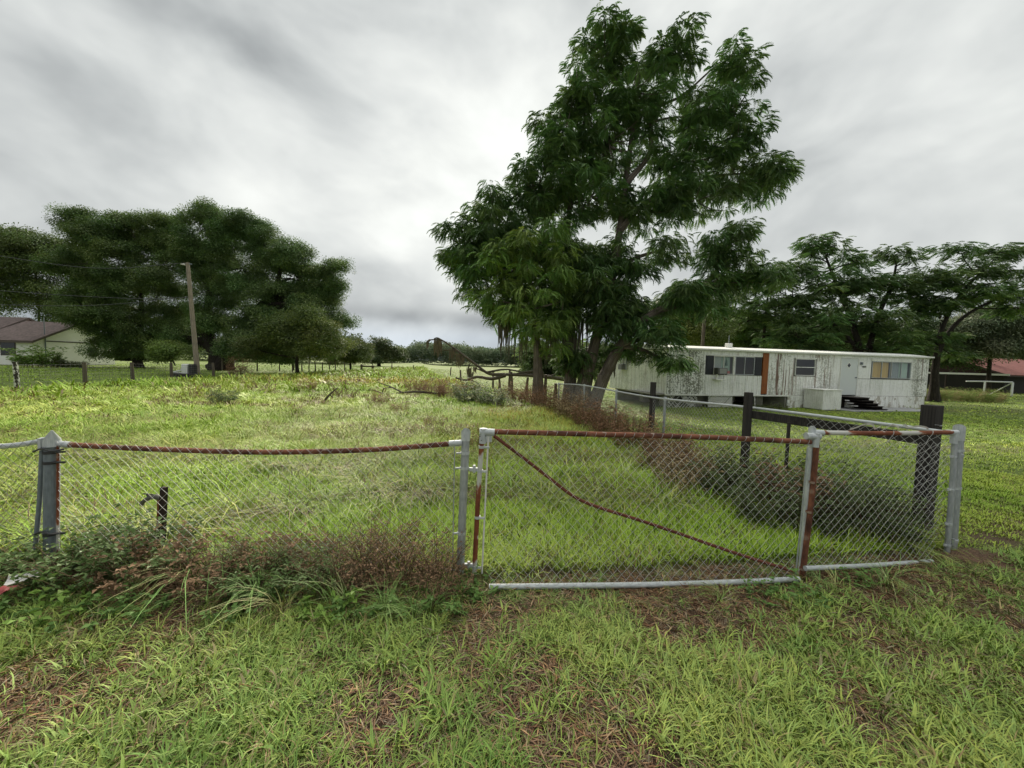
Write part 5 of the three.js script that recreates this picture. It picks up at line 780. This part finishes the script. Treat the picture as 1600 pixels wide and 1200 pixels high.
const WEED = {
  brown: [1, 2, 3].map((s) => weedGeo({ seed: 810 + s, stems: 60, h: 0.85, r: 0.46, lean: 0.35, sr: 0.004, twigs: 5, leaves: 4, ll: 0.05, lw: 0.02 })),
  low: [1, 2, 3].map((s) => weedGeo({ seed: 820 + s, stems: 40, h: 0.42, r: 0.34, lean: 0.55, sr: 0.0026, twigs: 5, leaves: 4, ll: 0.042, lw: 0.021 })),
  leafy: [1, 2, 3].map((s) => weedGeo({ seed: 830 + s, stems: 55, h: 0.85, r: 0.45, lean: 0.4, sr: 0.0034, twigs: 6, leaves: 7, ll: 0.052, lw: 0.028 })),
  twiggy: [1, 2, 3].map((s) => weedGeo({ seed: 880 + s, stems: 42, h: 0.42, r: 0.32, lean: 0.5, sr: 0.003, twigs: 7, leaves: 2, ll: 0.024, lw: 0.011 })),
  broad: [1, 2].map((s) => weedGeo({ seed: 840 + s, stems: 16, h: 0.2, r: 0.2, lean: 0.8, sr: 0.003, twigs: 3, leaves: 3, ll: 0.05, lw: 0.028 })),
  bare: [1, 2, 3].map((s) => weedGeo({ seed: 850 + s, stems: 14, h: 1.0, r: 0.4, lean: 0.55, sr: 0.009, twigs: 6, leaves: 0.4, ll: 0.05, lw: 0.02 })),
  shrub: [1].map((s) => weedGeo({ seed: 860 + s, stems: 60, h: 1.6, r: 1.1, lean: 0.5, sr: 0.01, twigs: 6, leaves: 7, ll: 0.16, lw: 0.08 })),
};
let wk = 0;
function weed(kind, name, label, cat, group, x, z, sc, stemM, leafM, sy = 1) { const [a, b] = WEED[kind][wk++ % WEED[kind].length], t = thing(name, label, cat, group, [x, gy(x, z), z], wk * 2.39); t.scale.set(sc, sc * sy, sc); const s = shade(new THREE.Mesh(a, stemM)); s.name = 'stems'; s.userData.kind = 'stuff'; t.add(s); if (b.index.count) { const l = shade(new THREE.Mesh(b, leafM)); l.name = 'leaves'; l.userData.kind = 'stuff'; t.add(l); } return t; }
{
  const R = rng(870);
  // along the front fence, left panel
  for (const [x, dz, s, k] of [[-3.3, 0.12, 0.9, 0], [-3.05, 0.2, 1.05, 0], [-2.75, 0.12, 1.2, 0], [-2.5, 0.2, 1.0, 0], [-2.95, -0.12, 1.2, 0], [-2.2, 0.05, 0.9, 1], [-1.9, 0.12, 0.8, 1], [-1.6, 0.05, 0.9, 1], [-1.3, 0.12, 1.05, 1], [-1.05, 0.04, 1.2, 1], [-0.8, 0.12, 1.2, 1], [-0.58, 0.05, 1.05, 1], [-0.45, 0.2, 0.8, 1], [-0.95, -0.14, 1.1, 1], [-3.75, 0.1, 0.8, 0], [-4.2, 0.05, 0.8, 0]].concat([[-2.05, 0.25, 0.8, 2], [-1.75, 0.22, 0.75, 2], [-1.45, 0.24, 0.75, 2], [-1.9, -0.08, 0.85, 2], [-1.55, -0.06, 0.8, 2]]))
    weed(k === 1 ? 'twiggy' : 'low', 'fence_weed', k === 2 ? 'brown leafy thatch clump halfway along the sagging front fence' : k ? 'brown twiggy weed clump at the foot of the sagging front fence' : 'dark leafy weed clump at the foot of the grey end post', 'weed', k ? 'brown weeds under the front fence' : 'leafy weeds by the end post', x, frontZ(x) + dz, s, M.twigBrown, k === 2 ? (R() < 0.5 ? M.leafBrown : M.leafGreenDark) : k ? (x < -1.2 ? M.leafDark : M.leafBrown) : (R() < 0.25 ? M.leafBrown : M.leafGreenDark));
  for (const [x, z, s] of [[-3.1, -2.42, 1], [-2.85, -2.35, 1.15], [-2.6, -2.3, 0.9], [-3.25, -2.1, 0.9], [-1.75, -2.45, 0.9], [-1.2, -2.5, 1.1], [-0.95, -2.45, 0.9], [-0.3, -2.55, 0.9], [-0.22, -2.72, 0.8], [-2.35, -2.4, 0.9], [1.9, -2.75, 0.8], [2.2, -2.72, 0.9], [-3.45, -2.3, 0.9], [2.75, -3.0, 0.8], [-0.62, -2.5, 0.9]])
    weed('broad', 'broadleaf_weed', 'low bright broadleaf weed in front of the fence', 'weed', 'broadleaf weeds before the fence', x, z, s, M.leafGreen, s > 1.05 ? M.leafLime : M.leafGreen);
  // along the yard fence, from the narrow gate back to the tall tree
  const along = (z, off) => fenceX(z) + off;
  for (const [z, off, s] of [[-3.75, -0.45, 0.85], [-3.9, -0.95, 0.8], [-4.05, -0.25, 0.9], [-4.3, -0.7, 0.95], [-4.6, -0.3, 0.9], [-4.75, -1.0, 0.9], [-3.95, -1.35, 0.7], [-5.1, -0.5, 0.85]])
    weed('leafy', 'fence_brush', 'dark leafy brush behind the narrow gate', 'brush', 'dark brush behind the narrow gate', along(z, off), z, s, M.twigBrown, R() < 0.3 ? M.leafBrown : M.leafDark);
  for (const [z, off, s] of [[-4.9, -1.5, 0.85], [-5.3, -1.2, 0.9], [-5.6, -0.6, 0.9], [-5.9, -1.0, 0.95], [-6.4, -0.6, 1], [-6.9, -0.35, 1], [-7.3, -0.75, 1.1], [-7.9, -0.4, 1.15], [-8.4, -0.75, 1.1], [-9.0, -0.4, 1.1], [-9.6, -0.6, 1.2], [-10.3, -0.35, 1.1], [-11.0, -0.6, 1.2], [-11.8, -0.3, 1.2], [-12.6, -0.5, 1.3], [-13.6, -0.4, 1.3], [-14.8, -0.3, 1.3], [-16, -0.3, 1.3]])
    weed('brown', 'dead_weed', 'reddish brown dead weed clump along the yard fence', 'weed', 'dead weeds along the yard fence', along(z, off), z, s, M.twigBrown, R() < 0.25 ? M.leafTan : M.leafRust);
  // scattered in the pasture
  for (const [px, py, d, s, k] of [[735, 618, 15, 1.5, 1], [700, 612, 17, 1.4, 0], [680, 612, 17.5, 1.4, 0], [770, 625, 14, 1.3, 1], [650, 608, 19, 1.2, 0], [590, 627, 13.2, 0.9, 0], [350, 628, 12.5, 0.95, 1], [480, 608, 18, 1.1, 0], [375, 586, 30, 2.2, 0], [790, 612, 16, 1.2, 0], [625, 640, 11.5, 0.7, 0], [680, 660, 9, 0.6, 0], [745, 690, 7, 0.6, 0], [465, 640, 11, 0.5, 0], [735, 603, 20, 1.2, 0]])
    { const p = at(px, py, d); weed(k ? 'leafy' : 'brown', 'pasture_bush', k ? 'rounded half green bush in the middle of the pasture' : 'low brown dead bush in the pasture', 'bush', k ? 'half green pasture bushes' : 'brown pasture bushes', p.x, p.z, s * 1.05, M.twigBrown, k ? M.leafGreenDark : M.leafRust, 0.9); }
  for (const [px, d, s] of [[300, 14.5, 0.9], [325, 14, 0.9], [392, 17, 1], [410, 17.5, 0.9], [535, 15, 1.15], [520, 15.5, 0.9], [550, 15, 0.8], [640, 21, 1.1], [665, 21, 1.0]]) { const x = (px - 800) / FOC * d; weed('bare', 'bare_shrub', 'bare twiggy shrub sticking out of the pasture grass', 'shrub', 'bare shrubs in the pasture', x, -d, s, M.twigBrown, M.leafBrown); }
  { const a = at(60, 574, 36); weed('shrub', 'garden_shrub', 'rounded light green shrub at the corner of the cream house', 'shrub', null, a.x, a.z, 1.55, M.twigBrown, M.leafLime, 0.9); for (const [px, s, l] of [[88, 0.7, 'left'], [108, 0.65, 'middle'], [124, 0.6, 'right']]) { const q = at(px, 574, 37); weed('shrub', 'garden_plant', `low dark plant along the house wall, ${l} one of three`, 'plant', 'plants along the house wall', q.x, q.z, s, M.twigBrown, M.leafDark, 0.8); } }
  for (let k = 0; k < 14; k++) { const x = mix(29.5, 38.5, k / 13) + (R() - 0.5) * 0.4, z = -28.6 - (k / 13) * 1.6 + (R() - 0.5) * 0.6; weed('brown', 'tall_weed', 'tall tan weeds between the right lawn and red roofed house', 'weed', 'tall weed strip on the right', x, z, 1.7, M.twigTan, k % 3 ? M.leafLime : M.leafTan, 0.8); }
  { const p = at(1205, 632, 18.2); for (let k = 0; k < 3; k++) weed('low', 'brush_pile', 'heap of dry brush under the mobile home floor', 'brush', 'brush under the mobile home', p.x - 0.7 + k * 0.7, p.z - 0.2 - k * 0.12, 1.3, M.twigBrown, M.leafDark, 0.8); }
  // long arching blades in the weeds
  const long = bladeTuft(14, 0.5, 0.007, 0.07, 1.5, 31, 5);
  const list = []; for (const [x, z, s] of [[-2.2, -2.6, 1], [-2.0, -2.5, 1.1], [-1.75, -2.55, 1], [-1.5, -2.45, 0.9], [-2.4, -2.7, 1], [-1.1, -2.5, 1], [-0.8, -2.45, 1.1], [-0.55, -2.4, 0.9], [1.6, -2.7, 0.6], [2.9, -2.95, 0.75], [3.2, -3.05, 0.6], [2.5, -2.9, 0.6], [3.05, -2.9, 0.7], [-3.6, -2.55, 1], [-3.9, -2.5, 1], [-3.2, -1.9, 0.9], [-3.35, -1.75, 0.8], [-3.75, -3.1, 1], [-3.6, -3.2, 1], [-1.9, -2.9, 1], [-2.2, -3.0, 1.1], [-1.4, -3.0, 1]]) for (let k = 0; k < 2; k++) { const xx = x + (R() - 0.5) * 0.15, zz = z + (R() - 0.5) * 0.12; list.push([V(xx, gy(xx, zz), zz), R() * 6.28, s * (0.5 + 0.35 * R()), vary(R() < 0.75 ? [0.20, 0.33, 0.08] : [0.40, 0.42, 0.16], R, 0.2)]); }
  copies('long_grass', long, M.grass, list, scene, { label: 'long arching grass blades at the foot of the front fence', category: 'grass' });
}

// ------------------------------------------------------------------ fallen limb and branches
{
  const D = 22.5, base = at(905, 603, D); base.y = gy(base.x, base.z); const F = thing('fallen_limb', 'grey fallen tree limb arching up out of the pasture, hung with moss', 'limb', null, [base.x, base.y, base.z]), W = (x, y, d = D) => at(x, y, d).sub(base), b = new MB();
  b.tube(curve([W(900, 596), W(850, 588), W(790, 585), W(765, 584), W(748, 573), W(728, 558), W(705, 541), W(688, 531), W(672, 531)], 40), Array.from({ length: 41 }, (_, k) => mix(0.13, 0.035, Math.pow(k / 40, 0.7))), 9, true, 0.35, 2);
  b.tube(curve([W(790, 586), W(768, 592), W(745, 589), W(728, 594), W(712, 590)], 12), Array.from({ length: 13 }, (_, k) => mix(0.11, 0.05, k / 12)), 7, true, 0.4, 3);
  for (const l of [[[728, 558], [712, 548], [692, 547]], [[708, 543], [704, 555]], [[690, 532], [683, 528], [678, 529]], [[672, 531], [667, 535], [668, 540]], [[760, 582], [790, 577], [820, 582], [850, 584]], [[765, 584], [740, 574]], [[800, 586], [830, 580], [850, 583]], [[735, 592], [732, 575], [736, 566]], [[820, 587], [840, 575]], [[860, 589], [880, 580], [895, 583]]]) b.tube(curve(l.map((p) => W(...p)), 8), Array.from({ length: 9 }, (_, k) => mix(0.07, 0.025, k / 8)), 6, true, 0.4, 4);
  b.build('wood', M.deadWood, F);
  const mm = std({ color: lin(0.15, 0.12, 0.085), roughness: 1 }); for (const [x, y, n, l, w] of [[686, 532, 24, 1.1, 0.35], [682, 532, 18, 0.9, 0.25], [668, 533, 8, 0.5, 0.12], [706, 545, 16, 0.9, 0.35], [716, 553, 14, 0.9, 0.3], [722, 556, 12, 0.7, 0.25], [734, 575, 14, 0.8, 0.3], [742, 573, 8, 0.4, 0.3]]) mossClump(F, W(x, y), n, l, w, 900 + x, mm);
}
{
  const mk = (label, D, lines, r0) => { const o = at(lines[0][0][0], lines[0][0][1], D); o.y = gy(o.x, o.z); const F = thing('fallen_branch', label, 'branch', null, [o.x, o.y, o.z]), b = new MB(); lines.forEach((l, k) => b.tube(curve(l.map(([x, y]) => { const p = at(x, y, D).sub(o); return p; }), 10), Array.from({ length: 11 }, (_, q) => mix(r0, r0 * 0.35, q / 10) * (k ? 0.6 : 1)), 6, true, 0.3, k)); b.build('wood', M.deadWood, F); };
  mk('bare fallen branch lying in the grass left of the pasture bush', 17.5, [[[690, 617], [655, 612], [625, 614], [600, 617], [578, 615]], [[628, 613], [612, 605], [598, 600], [590, 597]], [[612, 605], [600, 607]], [[600, 616], [585, 610], [575, 609]], [[600, 606], [597, 614]]], 0.06);
  mk('short broken branch leaning up in the pasture grass', 13.6, [[[505, 630], [512, 620], [520, 612], [528, 606]], [[515, 616], [521, 622]]], 0.05);
}
// ------------------------------------------------------------------ litter at the left edge
{
  const o = V(-3.42, gy(-3.42, -2.42), -2.42), T = thing('litter', 'crumpled white and red plastic rubbish in the weeds at the left edge', 'litter', null, [o.x, o.y, o.z]), R = rng(950);
  const sheet = (cx, cy, cz, w, h, mat, seed, name) => { const g = new THREE.PlaneGeometry(w, h, 9, 9), p = g.attributes.position; for (let k = 0; k < p.count; k++) { const x = p.getX(k), y = p.getY(k); p.setXYZ(k, x + 0.03 * (vnoise(x * 30, y * 30, seed) - 0.5), 0.09 * fbm(x * 12 + seed, y * 12, 3, seed) + 0.01, y + 0.03 * (vnoise(x * 25, y * 25, seed + 2) - 0.5)); } g.computeVertexNormals(); const m = new MB().geo(g).build(name, mat, T); m.position.set(cx, cy, cz); m.rotation.y = seed; };
  const white = std({ color: lin(0.62, 0.6, 0.58), roughness: 0.6, side: THREE.DoubleSide }), red = std({ color: lin(0.34, 0.05, 0.05), roughness: 0.6, side: THREE.DoubleSide }), pink = std({ color: lin(0.5, 0.3, 0.3), roughness: 0.7, side: THREE.DoubleSide }), dark = std({ color: lin(0.05, 0.05, 0.055), roughness: 0.6, side: THREE.DoubleSide });
  sheet(-0.05, 0.03, 0.12, 0.22, 0.16, white, 1, 'white_wrapper'); sheet(0.03, 0.07, 0.08, 0.12, 0.09, red, 2, 'red_wrapper'); sheet(-0.14, 0.02, 0.22, 0.2, 0.14, pink, 3, 'pink_wrapper'); sheet(0.1, 0.08, -0.12, 0.12, 0.14, white, 4, 'white_wrapper'); sheet(0.16, 0.06, 0.02, 0.1, 0.08, red, 5, 'red_wrapper'); sheet(0.0, 0.05, 0.16, 0.14, 0.1, dark, 6, 'dark_wrapper'); sheet(0.2, 0.1, -0.1, 0.06, 0.1, white, 7, 'white_wrapper');
}
// molehill of bare soil by the corner post
{
  const g = new THREE.SphereGeometry(0.5, 28, 14, 0, 6.283, 0, 1.571), p = g.attributes.position; for (let k = 0; k < p.count; k++) { const x = p.getX(k), z = p.getZ(k), n = fbm(x * 7 + 3, z * 7, 4, 961); p.setXYZ(k, x * (1.05 + 0.3 * n), p.getY(k) * 0.14 * (0.4 + n * 1.2) - 0.03, z * 0.45 * (0.8 + 0.5 * n)); } g.computeVertexNormals();
  const m = new MB().geo(g).build('soil_mound', std({ map: tex(256, 256, (u, v) => mix3([0.34, 0.26, 0.2], [0.54, 0.43, 0.33], fbm(u * 24, v * 24, 5, 963, 24)), true, 2, 2), bumpMap: tex(256, 256, (u, v) => grey(fbm(u * 32, v * 32, 4, 965, 32)), false, 2, 2), bumpScale: 0.02, roughness: 1 })); m.position.set(4.35, gy(4.35, -3.4), -3.4); m.userData = { label: 'low mound of bare brown soil at the foot of the corner post', category: 'soil' };
}

// things alike enough to share a description are told apart by their order in the picture
{
  const words = ['first', 'second', 'third', 'fourth', 'fifth', 'sixth', 'seventh', 'eighth', 'ninth', 'tenth', 'eleventh', 'twelfth', 'thirteenth', 'fourteenth', 'fifteenth', 'sixteenth', 'seventeenth', 'eighteenth'], by = {};
  for (const o of scene.children) if (o.userData.label && !o.userData.kind) (by[o.userData.label] ??= []).push(o);
  for (const l in by) if (by[l].length > 1) by[l].sort((a, b) => a.position.x / -a.position.z - b.position.x / -b.position.z).forEach((o, k) => { o.userData.label = `${l}, ${words[k]} from the left`; });
}
renderer.render(scene, camera);
